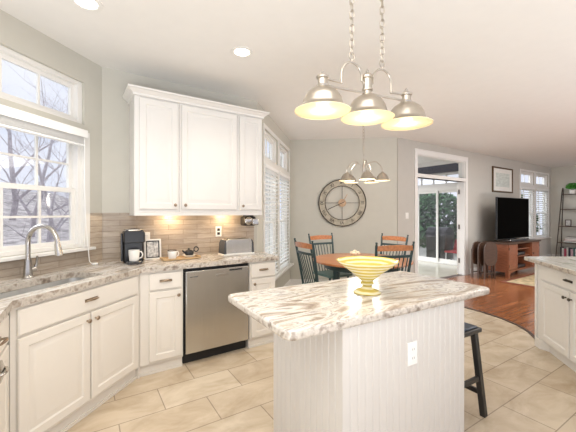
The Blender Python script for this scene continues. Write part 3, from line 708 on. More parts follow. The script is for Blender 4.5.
def outlet(name, fr, a, off, h, label, w=.07, hh=.115, dark=True, group=None, kind='outlet', parent=None):
    r_ = thing(name, label, kind, fr.P(a, off, h), fr.rz, group)
    m = MB(); m.panel(-w/2, w/2, -hh/2, hh/2, 0, [(.0, .003), (.003, .006)]); m.build('cover_plate', mt['plate'], r_)
    if name == 'light_switch': m = MB(); m.box(-.008, .008, -.014, -.006, -.012, .012); m.build('toggle', mt['plate'], r_, bevel=.002)
    else:
        for z in (-.022, .022):
            m = MB(); m.box(-.016, .016, -.008, -.006, z-.015, z+.015); s = m.build('socket', mt['black' if dark else 'plate'], r_, bevel=.004)
            if not dark: m = MB(); m.box(-.007, -.005, -.0085, -.0079, z-.005, z+.006); m.box(.005, .007, -.0085, -.0079, z-.005, z+.006); m.build('slot', mt['dark'], s)
outlet('power_outlet', FI, .736, .661, .666, 'white double outlet on the front of the island', dark=False)
outlet('power_outlet', FD, 1.145, .0125, 1.16, 'white outlet with dark sockets on the tiles above the toaster')
outlet('power_outlet', FD, .385, .0125, 1.12, 'white outlet half hidden behind the coffee maker', dark=False)
outlet('light_switch', FT, .284, 0, 1.32, 'white light switch on the wall left of the sunroom doorway', kind='switch', w=.085)

# bowl
bx = (.452, 1.83)
m = MB()
m.lathe([(.074, 0), (.078, .004), (.070, .012), (.045, .022), (.030, .034), (.026, .042), (.036, .050), (.038, .058), (.030, .066), (.040, .076), (.075, .105), (.105, .130), (.135, .152), (.160, .170), (.172, .180), (.174, .186), (.168, .187), (.150, .174), (.125, .155), (.095, .130), (.060, .102), (.03, .084), (.005, .080)], seg=56)
tag(m.build('footed_bowl', mt['yellow'], None, (*bx, IZ)), 'yellow striped footed bowl standing on the island', 'bowl')

# ------------------------------------------------------------------ stool
sc_ = (1.088, 2.26)
st = thing('counter_stool', 'black wooden saddle stool with leather pad at the island end', 'stool', (*sc_, 0), FI.rz)
m = MB(); n = 8; top = []
m.box(-.115, .115, -.215, .215, .575, .605); m.build('seat', mt['blackwood'], st, bevel=.008)
m = MB(); m.box(-.095, .095, -.195, .195, .605, .615); m.build('seat_pad', mt['leather'], st, bevel=.005)
for sx in (-1, 1):
    for sy in (-1, 1): m = MB(); m.beam((sx*.15, sy*.205, 0), (sx*.085, sy*.175, .576), .036, .036, (1, 0, 0)); m.build('leg', mt['blackwood'], st, bevel=.003)
for sx in (-1, 1): m = MB(); m.beam((sx*.13, -.195, .16), (sx*.13, .195, .16), .02, .032); m.build('stretcher', mt['blackwood'], st, bevel=.003)
for sy in (-1, 1): m = MB(); m.beam((-.122, sy*.19, .26), (.122, sy*.19, .26), .02, .032); m.build('stretcher', mt['blackwood'], st, bevel=.003)

# ------------------------------------------------------------------ worktop things
CT = .915
def up(fr, a, off, name, label, cat, rz=0, group=None, z=CT): return thing(name, label, cat, fr.P(a, off, z), fr.rz+rz, group)
# coffee maker
r_ = up(FD, .235, .25, 'coffee_maker', 'black single cup coffee maker with chrome band in the corner', 'coffee maker', -radians(4)); r_.scale = (.86, .9, 1)
m = MB()
body = [(-.09, -.0), (-.09, .10), (.09, .10), (.09, 0)]
m.box(-.10, .10, .0, .13, 0, .29); m.build('body', mt['black'], r_, bevel=.02)
m = MB(); m.xz([(-.10, .19), (.10, .19), (.10, .285), (.075, .305), (-.075, .305), (-.10, .285)], -.13, .12); m.build('brew_head', mt['black'], r_, bevel=.012)
m = MB(); m.tube([(-.085, -.02, .302), (-.08, -.09, .302), (-.05, -.128, .302), (0, -.138, .302), (.05, -.128, .302), (.08, -.09, .302), (.085, -.02, .302)], .009, 10); m.build('chrome_band', mt['chrome'], r_)
m = MB(); m.lathe([(.05, 0), (.055, .006), (.03, .012), (.004, .013)], (0, -.06, .305), 28, sx=1.1); m.build('lid', mt['gloss'], r_)
m = MB(); m.lathe([(.075, 0), (.078, .02), (.07, .026)], (0, -.065, 0), 28); m.build('drip_tray', mt['gloss'], r_)
m = MB(); m.box(-.12, -.101, -.0, .11, .02, .27); m.build('water_tank', mt['gloss'], r_, bevel=.008)
def mugmesh(r=.042, h=.09):
    m = MB(); m.lathe([(r*.75, 0), (r*.85, .004), (r, h*.6), (r*1.03, h), (r*.97, h), (r*.94, h*.6), (r*.75, .008), (.002, .006)], seg=28)
    return m
def mughandle(r, h): return MB().tube([(r*.95, 0, h*.82), (r*1.35, 0, h*.80), (r*1.6, 0, h*.55), (r*1.4, 0, h*.28), (r*.9, 0, h*.2)], .006, 8)
mg = thing('mug', 'white mug standing on the coffee maker drip tray', 'mug', Vector(FD.P(.235, .25, CT+.024))+Vector((.055*sin(FD.rz-radians(4)), -.055*cos(FD.rz-radians(4)), 0)), FD.rz)
mugmesh(.045, .10).build('cup', mt['white'], mg); mughandle(.045, .10).build('handle', mt['white'], mg)
# framed card
r_ = up(FD, .425, .13, 'picture_frame', 'small framed floral sign leaning on the tiles by the coffee maker', 'picture frame')
r_.rotation_euler = (radians(-8), 0, FD.rz)
m = MB()
for b_ in ((-.078, .078, 0, .016), (-.078, .078, .184, .20), (-.078, -.062, .016, .184), (.062, .078, .016, .184)): m.box(b_[0], b_[1], -.01, .008, b_[2], b_[3])
m.build('frame', mt['trim'], r_, bevel=.002)
m = MB()
for b_ in ((-.062, .062, .016, .026), (-.062, .062, .174, .184), (-.062, -.052, .026, .174), (.052, .062, .026, .174)): m.box(b_[0], b_[1], -.007, .006, b_[2], b_[3])
m.build('inner_frame', mt['dark'], r_)
m = MB(); m.box(-.052, .052, -.003, .004, .026, .174); m.build('print', mt['photo'], r_)
# tray with cup and pot
r_ = up(FD, .655, .26, 'serving_tray', 'long bamboo tray with dark rim left of the outlet', 'tray')
m = MB(); m.box(-.165, .165, -.065, .065, 0, .012); m.box(-.17, .17, -.075, -.065, .004, .022); m.box(-.17, .17, .065, .075, .004, .022); m.box(-.18, -.165, -.075, .075, .004, .026); m.box(.165, .18, -.075, .075, .004, .026)
m.build('tray_board', mt['tray'], r_, bevel=.003)
mg = thing('mug', 'white mug with a dark rim on the bamboo tray', 'mug', FD.P(.575, .26, CT+.012), FD.rz+.2)
mugmesh(.042, .08).build('cup', mt['white'], mg); mughandle(.042, .08).build('handle', mt['white'], mg)
m = MB(); m.lathe([(.0425, .074), (.0445, .080), (.0415, .0825), (.039, .078)], seg=28, capb=False, capt=False); m.build('rim', mt['walnut'], mg)
pt = thing('teapot', 'small black pot with looped handle in a white dish on the tray', 'teapot', FD.P(.74, .26, CT+.012), FD.rz)
m = MB(); m.lathe([(.03, 0), (.055, .012), (.066, .028), (.062, .028), (.05, .014), (.004, .006)], seg=28); m.build('dish', mt['white'], pt)
m = MB(); m.sphere((0, 0, .045), .042, 1.1, 1, .85); m.build('pot', mt['black'], pt)
m = MB(); m.sphere((-.005, 0, .084), .011); m.tube([(-.035, 0, .045), (-.058, 0, .062), (-.068, 0, .075)], .008, 8); m.build('spout', mt['black'], pt)
m = MB(); m.tube([(.07+.022*cos(t), 0, .078+.024*sin(t)) for t in [2*pi*i/14 for i in range(14)]], .006, 8, closed=True); m.tube([(.035, 0, .055), (.052, 0, .066)], .008, 8); m.build('handle', mt['black'], pt)
# toaster
r_ = up(FD, 1.265, .235, 'toaster', 'long brushed steel toaster under the right wall cabinet', 'toaster')
m = MB(); pr = [(-.175, .02), (.175, .02), (.168, .13), (.150, .165), (.12, .178), (-.12, .178), (-.150, .165), (-.168, .13)]
m.xz(pr, -.075, .075); m.build('body', mt['steel'], r_, bevel=.012)
m = MB(); m.box(-.182, .182, -.082, .082, 0, .022); m.build('base', mt['plate'], r_, bevel=.006)
for yy in (-.03, .03): m = MB(); m.box(-.125, .125, yy-.012, yy+.012, .1765, .1795); m.build('slot', mt['dark'], r_)
for sx in (-1, 1): m = MB(); m.xz([(x*1.0, z) for x, z in ((sx*.150, .02), (sx*.176, .02), (sx*.170, .13), (sx*.152, .168))], -.079, .079); m.build('end_cap', mt['gloss'], r_, bevel=.003)
m = MB(); m.box(.176, .195, -.015, .015, .11, .125); m.build('lever', mt['black'], r_, bevel=.003)
# can opener under the cabinet
r_ = up(FD, 1.455, .14, 'can_opener', 'chrome and black can opener mounted under the wall cabinet', 'can opener', z=1.205)
m = MB(); m.box(-.075, .07, -.07, .06, .02, .125); m.build('body', mt['black'], r_, bevel=.018)
m = MB(); m.lathe([(.045, 0), (.047, .01), (.03, .02), (.004, .022)], (-.03, -.07, .075), 24, 'y'); m.build('dial', mt['chrome'], r_)
m = MB(); m.box(.01, .085, -.10, -.066, .03, .10); m.build('lever', mt['chrome'], r_, bevel=.008)
m = MB(); m.box(-.04, .045, -.04, .05, .125, .171); m.build('mount', mt['black'], r_)

# ------------------------------------------------------------------ downlights
for (x, y, lb) in ((-.391, 2.72, 'recessed ceiling light above the dishwasher area'), (-1.31, 2.08, 'recessed ceiling light near the sink window')):
    r_ = thing('recessed_light', lb, 'ceiling light', (x, y, H), 0, 'recessed ceiling lights')
    m = MB(); m.lathe([(.062, -.001), (.068, -.007), (.092, -.005), (.094, -.0005)], seg=40, capb=False, capt=False); m.build('trim_ring', mt['trim'], r_)
    m = MB(); m.lathe([(.062, -.002), (.062, -.0008)], seg=40); m.build('lens', mt['canlight'], r_)
    l = bpy.data.lights.new('downlight_lamp', 'SPOT'); l.energy = 14; l.spot_size = radians(120); l.spot_blend = .8; l.color = (1, .9, .76); l.shadow_soft_size = .06
    o = bpy.data.objects.new('downlight_lamp', l); COL.objects.link(o); o.parent = r_; o.location = (0, 0, -.03)

# ------------------------------------------------------------------ pendant over island
def chain(m, x, y, z0, z1, L=.034, w=.008, t=.0022):
    n = max(1, round((z1-z0)/(L*.78))); st_ = (z1-z0)/n
    for i in range(n):
        c = Vector((x, y, z0+st_*(i+.5))); a = (i % 2)*pi/2+.5; u = Vector((cos(a), sin(a), 0)); h = st_*.62
        pts = [c+u*w*cos(q)+Vector((0, 0, 1))*(h-w)*(1 if sin(q) >= 0 else -1)+Vector((0, 0, 1))*w*sin(q) for q in [2*pi*k/12+.01 for k in range(12)]]
        m.tube(pts, t, 6, closed=True)
def shade(parent, x, z, R, name='lamp_shade', s=1, energy=1.7):
    m = MB(); prof = [(.027, .125), (.034, .118), (.058, .108), (.085, .088), (.103, .060), (.110, .034), (.113, .028), (.116, .022), (.132, .010), (.150, 0)]; prof = [(r, q*1.08) for r, q in prof]
    k = R/.150
    m.lathe([(r*k, q*k) for r, q in prof], (x, 0, z), 48, capb=False, capt=True)
    sh = m.build(name, mt['nickel'], parent)
    m = MB(); m.lathe([(r*k-.003, q*k-.003) for r, q in prof], (x, 0, z), 48, capb=False, capt=True); ln = m.build('lining', mt['shadein'], sh)
    m = MB(); m.lathe([(R-.0035, -.003), (R, 0), (R+.002, -.001), (R+.001, -.004)], (x, 0, z), 48, capb=False, capt=False); m.build('rim', mt['shadein'], sh)
    m = MB(); m.sphere((x, 0, z+.035*k), .028*k, 1, 1, 1.15); m.build('bulb', mt['bulb'], sh)
    l = bpy.data.lights.new('bulb_lamp', 'POINT'); l.energy = energy; l.color = (1, .80, .52); l.shadow_soft_size = .03
    o = bpy.data.objects.new('bulb_lamp', l); COL.objects.link(o); o.parent = sh; o.location = (x, 0, z-.012*k)
    return sh
FPN = Fr((.445, 1.795), 65.5)
pz = 1.905
pl_ = thing('pendant_light', 'brushed nickel three shade pendant hanging over the island', 'pendant light', (*FPN.o, 0), FPN.rz)
for x in (-.29, 0, .29): shade(pl_, x, pz, .145)
for x in (-.29, .29):
    m = MB(); m.lathe([(.032, .118), (.034, .132), (.026, .138), (.025, .165), (.032, .168), (.033, .178), (.018, .190), (.006, .196), (.008, .203), (.003, .210)], (x, 0, pz), 24); m.build('shade_cap', mt['nickel'], pl_)
m = MB(); m.lathe([(.030, .112), (.030, .130), (.022, .136), (.022, .146), (.030, .150), (.030, .160), (.025, .164), (.025, .215), (.031, .22), (.031, .232), (.018, .246), (.007, .254), (.009, .262), (.003, .270)], (0, 0, pz), 28); m.build('centre_column', mt['nickel'], pl_)
m = MB(); m.tube([(-.27, 0, pz+.135), (.27, 0, pz+.135)], .0065, 10); m.build('cross_bar', mt['nickel'], pl_)
for s in (-1, 1):
    pts = [(s*.022, 0, pz+.185), (s*.038, 0, pz+.20)]+[(s*(.105-.067*cos(t)), 0, pz+.215+.074*sin(t)) for t in [pi*i/12 for i in range(13)]]+[(s*.172, 0, pz+.170)]
    m = MB(); m.tube(pts, .006, 10); m.tube([(s*.172, 0, pz+.168), (s*.275, 0, pz+.172)], .006, 10); m.sphere((s*.172, 0, pz+.168), .008); m.build('arm', mt['nickel'], pl_)
    m = MB(); xx = s*.105; m.lathe([(.005, 0), (.005, .014)], (xx, 0, pz+.289), 10)
    m.tube([(xx+.018*cos(t), 0, pz+.322+.022*sin(t)) for t in [2*pi*i/16 for i in range(16)]], .003, 8, closed=True); m.build('ring', mt['nickel'], pl_)
    m = MB(); chain(m, xx, 0, pz+.335, H-.03, L=.05, w=.012, t=.003); m.build('chain', mt['nickel'], pl_)
m = MB(); m.lathe([(.16, -.0005), (.16, -.012), (.13, -.02), (.02, -.032)], (0, 0, H), 32, sy=.35); m.build('canopy', mt['nickel'], pl_)

# ------------------------------------------------------------------ nook: chandelier, clock, table, chairs
TC = (.99, 4.32)
ch = thing('chandelier', 'small nickel multi arm chandelier above the round table', 'chandelier', (TC[0]+.03, TC[1], 0), 0)
z = 1.80
for k in range(5):
    a = 2*pi*k/5-pi/2-.05
    sub = MB(); R_ = .245
    pts = [(.018, 0, z+.17), (.05, 0, z+.22), (.10, 0, z+.255), (.16, 0, z+.255), (.215, 0, z+.21), (R_, 0, z+.15), (R_, 0, z+.11)]
    sub.tube([(p[0]*cos(a), p[0]*sin(a), p[2]) for p in pts], .007, 8); sub.build('arm', mt['nickel'], ch)
    sx, sy = R_*cos(a), R_*sin(a)
    m = MB(); prof = [(.018, .115), (.022, .10), (.045, .085), (.068, .055), (.076, .028), (.090, .008), (.105, 0)]
    m.lathe(prof, (sx, sy, z), 32, capb=False, capt=True); sh = m.build('lamp_shade', mt['nickel'], ch)
    m = MB(); m.lathe([(r-.003, q-.002) for r, q in prof], (sx, sy, z), 32, capb=False, capt=True); m.build('lining', mt['shadein'], sh)
    m = MB(); m.sphere((sx, sy, z+.03), .02); m.build('bulb', mt['bulb'], sh)
m = MB(); m.lathe([(.006, .0), (.02, .03), (.03, .05), (.022, .08), (.012, .10), (.016, .13), (.024, .16), (.026, .20), (.014, .24), (.012, .28), (.005, .31)], (0, 0, z), 20); m.build('centre_column', mt['nickel'], ch)
m = MB(); chain(m, 0, 0, z+.31, H-.03, L=.055, w=.012, t=.0035); m.build('chain', mt['nickel'], ch)
m = MB(); m.lathe([(.06, -.0005), (.055, -.02), (.01, -.035)], (0, 0, H), 24); m.build('canopy', mt['nickel'], ch)
l = bpy.data.lights.new('chandelier_lamp', 'POINT'); l.energy = 16; l.color = (1, .93, .82); l.shadow_soft_size = .2; o = bpy.data.objects.new('chandelier_lamp', l); COL.objects.link(o); o.parent = ch; o.location = (0, 0, z-.22)

ck = thing('wall_clock', 'large round open iron clock with roman numerals on the nook wall', 'clock', FC.P(.965, .03, 1.556), FC.rz)
def ring(r0, r1, y0, y1):
    m = MB(); n = 72; V = []
    for (r, y) in ((r0, y0), (r1, y0), (r1, y1), (r0, y1)): V.append([m.bm.verts.new((r*cos(2*pi*k/n), y, r*sin(2*pi*k/n))) for k in range(n)])
    for i in range(4):
        P_, Q_ = V[i], V[(i+1) % 4]
        for k in range(n): m._f([P_[k], P_[(k+1) % n], Q_[(k+1) % n], Q_[k]])
    return m
ring(.418, .436, -.012, .028).build('outer_ring', mt['iron'], ck)
ring(.305, .317, -.010, .012).build('inner_ring', mt['iron'], ck)
ring(.318, .417, -.002, .006).build('numeral_band', mt['clockface'], ck)
ring(.0, .072, -.012, .010).build('hub', mt['clockhub'], ck) if False else MB().lathe([(.072, -.01), (.072, .008), (.06, .014), (.02, .018), (.002, .019)], (0, 0, 0), 32, 'y').build('hub', mt['clockhub'], ck)
for k in range(4): a = k*pi/2; m = MB(); m.beam((.07*cos(a), 0, .07*sin(a)), (.306*cos(a), 0, .306*sin(a)), .008, .014, (0, 1, 0)); m.build('spoke', mt['iron'], ck)
for i, t in enumerate(['XII', 'I', 'II', 'III', 'IIII', 'V', 'VI', 'VII', 'VIII', 'IX', 'X', 'XI']):
    me = text_mesh(t, .085, .0015); me.materials.append(mt['iron'] if i % 3 else mt['black']); o = bpy.data.objects.new('numeral', me); COL.objects.link(o); o.parent = ck
    a = pi/2-i*pi/6; o.location = (.366*cos(a), -.0045, .366*sin(a)); o.rotation_euler = (pi/2, -(a-pi/2), 0)
m = MB(); a = radians(205); m.beam((-.05*cos(a), -.024, -.05*sin(a)), (.29*cos(a), -.024, .29*sin(a)), .012, .003, (0, 1, 0)); m.build('minute_hand', mt['iron'], ck)
m = MB(); a = radians(60); m.beam((-.04*cos(a), -.021, -.04*sin(a)), (.18*cos(a), -.021, .18*sin(a)), .012, .003, (0, 1, 0)); m.build('hour_hand', mt['clockhub'], ck)

tb = thing('dining_table', 'round honey oak dining table with teal base in the nook', 'table', (*TC, 0), 0)
m = MB(); m.lathe([(.64, .722), (.655, .728), (.66, .738), (.655, .748), (.64, .75)], seg=64); m.build('tabletop', mt['honey'], tb)
m = MB(); m.lathe([(.50, .64), (.50, .7215)], seg=48, capb=False, capt=False); m.lathe([(.475, .64), (.475, .7215)], seg=48, capb=False, capt=False); m.build('apron', mt['teal'], tb)
for k in range(4): a = k*pi/2+.6; m = MB(); m.lathe([(.022, 0), (.026, .05), (.022, .1), (.035, .3), (.028, .5), (.038, .55), (.038, .7215)], (.46*cos(a), .46*sin(a), 0), 16); m.build('leg', mt['teal'], tb)
cn = thing('candle_dish', 'cream pillar candle centrepiece on the round table', 'candle', (.90, 4.30, .75))
m = MB(); m.lathe([(.06, 0), (.075, .012), (.07, .012), (.02, .008)], seg=28); m.build('dish', mt['chrome'], cn)
m = MB(); m.lathe([(.04, .009), (.04, .07), (.036, .072)], seg=28)
for k in range(7): a = k*2*pi/7; m.sphere((.045*cos(a), .045*sin(a), .078), .026)
m.sphere((0, 0, .095), .032); m.build('candle_wax', mt['flower'], cn)

def chair():
    c = thing('dining_chair', 'x', 'chair', (0, 0, 0), 0, 'spindle back chairs round the nook table')
    # faces +x ; back at x = 0 ; local seat from x=.02 to .44
    m = MB(); m.xz([(0, 0)]*0 or [(.0, .43), (.42, .43), (.44, .445), (.42, .46), (.0, .465), (-.01, .45)], -.21, .21); m.build('seat', mt['seatteal'], c, bevel=.012)
    for s in (-1, 1):
        m = MB(); m.tube([(.01, s*.19, .455), (-.03, s*.205, .70), (-.085, s*.225, 1.0), (-.092, s*.227, 1.02), (-.096, s*.228, 1.045)], .016, 10, rads=[.015, .017, .015, .010, .014]); m.build('back_post', mt['teal'], c)
        m = MB(); m.tube([(.03, s*.17, .435), (-.03, s*.20, .0)], .016, 10, rads=[.018, .013]); m.build('leg', mt['teal'], c)
        m = MB(); m.tube([(.37, s*.17, .435), (.42, s*.20, .0)], .016, 10, rads=[.018, .013]); m.build('leg', mt['teal'], c)
        m = MB(); m.tube([(-.005, s*.187, .18), (.395, s*.187, .18)], .010, 8); m.build('stretcher', mt['teal'], c)
    m = MB(); m.tube([(.2, -.187, .18), (.2, .187, .18)], .010, 8); m.build('stretcher', mt['teal'], c)
    m = MB(); n = 10
    for (z0, z1, dx, mat, nm) in ((.945, 1.0, -.080, 'honey', 'crest_rail'), (.865, .895, -.062, 'teal', 'back_rail')):
        m = MB(); A_ = []
        for i in range(n+1):
            y = -.222+.444*i/n; bow = -.03*(1-(2*i/n-1)**2); top = z1+(.012*(1-(2*i/n-1)**2) if nm == 'crest_rail' else 0)
            A_.append([m.bm.verts.new(v) for v in ((dx+bow-.010, y, z0), (dx+bow+.010, y, z0), (dx+bow+.006, y, top), (dx+bow-.014, y, top))])
        for P_, Q_ in zip(A_, A_[1:]):
            for k in range(4): m._f([P_[k], P_[(k+1) % 4], Q_[(k+1) % 4], Q_[k]])
        m._f(A_[0][::-1]); m._f(A_[-1]); m.build(nm, mt[mat], c, bevel=.003)
    for i in range(7):
        t = (i-3)/3; bow = -.03*(1-(t*.8)**2)
        m = MB(); m.tube([(.03, t*.15, .458), (-.062+bow, t*.17, .875)], .0065, 8); m.build('spindle', mt['teal'], c)
    return c
c0 = chair()
for i, (x, y, face, lb) in enumerate([(.20, 3.93, (.88, .42), 'teal spindle back chair nearest the kitchen, left of the table'),
                               (.53, 5.12, (.50, -.86), 'teal spindle back chair behind the table under the clock'),
                               (1.63, 4.92, (-.80, -.60), 'teal spindle back chair at the far right of the table by the corner'),
                               (1.20, 3.60, (-.20, .97), 'teal spindle back chair with its back to the island, right of the bowl')]):
    c = c0 if i == 0 else copy_tree(c0)
    c.location = (x+.08*face[0], y+.08*face[1], 0); c.rotation_euler = (0, 0, atan2(face[1], face[0])); c['label'] = lb

# ------------------------------------------------------------------ living room
# media console
mc = thing('media_console', 'cherry wood media console with open middle shelves under the television', 'media console', (4.63, 6.74, 0), FT.rz)
m = MB(); Wd, Dp = 1.62, .50
m.box(-.02, Wd+.02, -.03, Dp, .70, .735); m.build('top', mt['walnut'], mc, bevel=.005)
m = MB(); m.box(0, .025, 0, Dp-.01, .11, .70); m.box(Wd-.025, Wd, 0, Dp-.01, .11, .70); m.box(.45, .47, .01, Dp-.01, .11, .70); m.box(Wd-.47, Wd-.45, .01, Dp-.01, .11, .70); m.box(.025, Wd-.025, Dp-.03, Dp-.01, .11, .70); m.box(.025, Wd-.025, .01, Dp-.03, .11, .14)
m.box(.47, Wd-.47, .03, Dp-.03, .40, .42); m.box(.47, Wd-.47, .03, Dp-.03, .56, .58)
m.build('carcass', mt['cherry'], mc)
m = MB(); pts = [(0, 0), (.06, 0), (.10, .09), (.35, .12)]+[(.35+(Wd-.7)*i/8, .12+.03*sin(pi*i/8)) for i in range(1, 8)]+[(Wd-.35, .12), (Wd-.10, .09), (Wd-.06, 0), (Wd, 0), (Wd, .15), (0, .15)]
m.xz(pts, -.012, .01); m.box(0, .05, .44, .49, 0, .11); m.box(Wd-.05, Wd, .44, .49, 0, .11); m.xz([(0, 0), (.03, 0), (.03, .11), (0, .11)], .01, .05); m.build('plinth', mt['cherry'], mc)
for x0, k in ((.03, 1), (Wd-.445, 0)):
    m = MB(); m.panel(x0, x0+.415, .16, .69, .009, [(0, .018), (.05, .018), (.055, .010)]); d = m.build('door', mt['cherry'], mc)
    knob(d, x0+(.385 if k else .03), -.01, .45, 'iron')
    m = MB()
    for z in (.22, .58): m.box(x0+(.0 if k else .395), x0+(.02 if k else .415), -.014, -.009, z, z+.05)
    m.build('hinge', mt['iron'], d)
for z, lb in ((.421, 'black media player on the upper console shelf'), (.141, 'black media player on the bottom console shelf')):
    r_ = thing('media_player', lb, 'electronics', Vector((4.63, 6.74, z))+Vector((FT.d[0]*.81-FT.n[0]*.2, FT.d[1]*.81-FT.n[1]*.2, 0)), FT.rz, 'console electronics')
    m = MB(); m.box(-.2, .2, -.14, .14, .008, .07); m.build('case', mt['black'], r_, bevel=.004)
    m = MB(); m.box(-.17, .1, -.142, -.14, .03, .05); m.build('display', mt['gloss'], r_)
    for sx in (-.17, .17): m = MB(); m.box(sx-.015, sx+.015, -.12, .12, 0, .008); m.build('foot', mt['dark'], r_)
tv = thing('television', 'large black flat screen television standing on the cherry console', 'television', (4.53+.02, 6.955, .735), FT.rz)
m = MB(); m.box(0, 1.60, 0, .04, .045, .985); m.build('bezel', mt['black'], tv, bevel=.004)
m = MB(); m.box(.012, 1.588, -.002, 0, .062, .973); m.build('screen', mt['screen'], tv)
m = MB(); m.box(.72, .88, .04, .07, .01, .30); m.box(.70, .90, .0, .04, .01, .045); m.box(.42, 1.18, -.13, .15, 0, .012); m.build('stand', mt['gloss'], tv, bevel=.003)
sb = thing('soundbar', 'slim silver soundbar lying in front of the television', 'soundbar', (4.53+FT.n[0]*.10+FT.d[0]*.35, 6.955+FT.n[1]*.10+FT.d[1]*.35, .747), FT.rz)
m = MB(); m.box(0, .95, -.03, .03, 0, .035); m.build('case', mt['chrome'], sb, bevel=.01); m = MB(); m.box(.02, .93, -.032, -.03, .006, .029); m.build('grille', mt['gloss'], sb)
# folded tray tables leaning by the console
def traytable():
    t = thing('folding_tray_table', 'x', 'tray table', (0, 0, 0), 0, 'folded tray tables')
    m = MB(); pr = [(.165*(abs(cos(a))**.7)*(1 if cos(a) > 0 else -1), .52+.245*(abs(sin(a))**.7)*(1 if sin(a) > 0 else -1)) for a in [2*pi*i/32 for i in range(32)]]
    m.xz(pr, -.012, .012); m.build('tabletop', mt['walnut'], t, bevel=.003)
    for s in (-1, 1):
        m = MB(); m.beam((s*.12, .025, 0), (s*.12, .025, .62), .022, .03, (0, 1, 0)); m.build('leg', mt['walnut'], t)
        m = MB(); m.beam((s*.09, .058, 0), (s*.09, .058, .60), .022, .03, (0, 1, 0)); m.build('leg', mt['walnut'], t)
    m = MB(); m.beam((-.11, .025, .12), (.11, .025, .12), .022, .022); m.build('stretcher', mt['walnut'], t)
    return t
t0 = traytable()
for i, lb in enumerate(['front folded dark wooden tray table beside the console', 'middle folded tray table between its two twins beside the console', 'rear folded tray table standing against the living room wall']):
    t = t0 if i == 0 else copy_tree(t0); p = Vector((4.19, 6.62, 0))+Vector((-.055, .08, 0))*i*1.3
    t.location = p; t.rotation_euler = (0, 0, radians(14+i*3)); t['label'] = lb
# picture
r_ = thing('framed_picture', 'framed pale landscape print above and left of the television', 'picture', FT.P(4.02, .002, 2.19), FT.rz)
m = MB()
for b_ in ((-.53, .53, -.31, -.275), (-.53, .53, .275, .31), (-.53, -.49, -.275, .275), (.49, .53, -.275, .275)): m.box(b_[0], b_[1], -.03, 0, b_[2], b_[3])
m.build('frame', mt['frameg'], r_, bevel=.003)
m = MB(); m.box(-.49, .49, -.014, -.001, -.275, .275); m.build('mount', mt['mat'], r_)
m = MB(); m.box(-.36, .36, -.016, -.014, -.17, .17); m.build('print', mt['paper'], r_)
# rug
r_ = thing('area_rug', 'beige floral rug with rust border in front of the media console', 'rug', (4.2, 6.35, .001), FT.rz)
m = MB(); m.box(.08, 2.32, -1.62, -.08, 0, .012); m.build('field', mt['rug'], r_)
m = MB()
for b_ in ((0, 2.4, -.08, 0), (0, 2.4, -1.7, -1.62), (0, .08, -1.62, -.08), (2.32, 2.4, -1.62, -.08)): m.box(b_[0], b_[1], b_[2], b_[3], 0, .012)
m.build('border', mt['rugb'], r_)
# ladder shelf on the right wall
ls = thing('ladder_shelf', 'dark metal ladder shelf with books and plant in the right corner', 'shelf', FR.P(.30), FR.rz)
wd = .95
def fx(z): return -.10-.52*(2.08-z)/2.08
for x in (0, wd):
    m = MB(); m.tube([(x, fx(0), 0), (x, fx(1.0), 1.0), (x, fx(2.0), 2.0), (x, -.09, 2.07), (x, -.055, 2.10), (x, -.028, 2.07), (x, -.026, 1.9), (x, -.14, .9), (x, -.20, 0)], .013, 8); m.build('side_frame', mt['iron'], ls)
SHZ = [1.92, 1.486, .99, .53, .12]
for z in SHZ: m = MB(); m.box(-.004, wd+.004, fx(z)+.012, -.035 if z > 1 else -.12, z-.018, z); m.build('shelf_board', mt['walnut'], ls)
def onshelf(x, z, name, label, cat, group=None, dy=0): 
    yy = (fx(z)-.03)/2+dy; return thing(name, label, cat, Vector(FR.P(.30+x, -yy, z)), FR.rz, group)
def book(w, h, d, mi):
    m = MB(); m.box(0, w, -d/2, d/2, 0, .0025 if False else h); return m
names = ['dark', 'cream', 'rose', 'green', 'taupe', 'pink', 'black']
zz = SHZ[3]; yy = fx(.53)/2
for i, k in enumerate([3, 2, 1, 6]):
    r_ = thing('book', '%s book in the flat stack on the ladder shelf, %s' % (names[k], ['at the bottom', 'second from bottom', 'third from bottom', 'on top'][i]), 'book', FR.P(.30+.10+.02*i, -yy*1.0, zz), FR.rz, 'stacked books')
    m = MB(); m.box(0, .34-.03*i, -.11, .11, 0, .008); m.box(0, .34-.03*i, -.11, .11, .032, .04); m.box(0, .34-.03*i, .105, .11, .008, .032); m.build('cover', mt['bookc'][k], r_)
    m = MB(); m.box(.004, .335-.03*i, -.105, .105, .008, .032); m.build('pages', mt['mat'], r_); zz += .04
pos = ['first', 'second', 'third', 'fourth', 'fifth', 'sixth', 'seventh', 'eighth']
xx = .03
for i, k in enumerate([6, 1, 2, 1, 0, 5, 3, 1]):
    w_ = .035+.01*(i % 3); h_ = .27-.02*(i % 3)
    r_ = thing('book', '%s upright book, %s from the left on the lowest ladder shelf board' % (names[k], pos[i]), 'book', FR.P(.30+xx, .28, SHZ[4]), FR.rz, 'upright books')
    m = MB(); m.box(0, .004, -.09, .09, 0, h_); m.box(w_-.004, w_, -.09, .09, 0, h_); m.box(.004, w_-.004, -.09, -.086, 0, h_); m.build('cover', mt['bookc'][k], r_)
    m = MB(); m.box(.004, w_-.004, -.086, .085, .003, h_-.004); m.build('pages', mt['mat'], r_); xx += w_+.004
r_ = onshelf(.17, SHZ[2], 'picture_frame', 'small brown framed photo on the middle ladder shelf board', 'picture frame')
m = MB(); m.box(-.07, .07, -.02, 0, 0, .19); m.build('frame', mt['walnut'], r_, bevel=.003); m = MB(); m.box(-.05, .05, -.0215, -.02, .02, .17); m.build('print', mt['photo'], r_)
r_ = onshelf(.15, SHZ[0], 'potted_plant', 'bright green leafy plant in white pot on top of the ladder shelf', 'plant', dy=.0)
r_.location = FR.P(.30+.24, .13, SHZ[0])
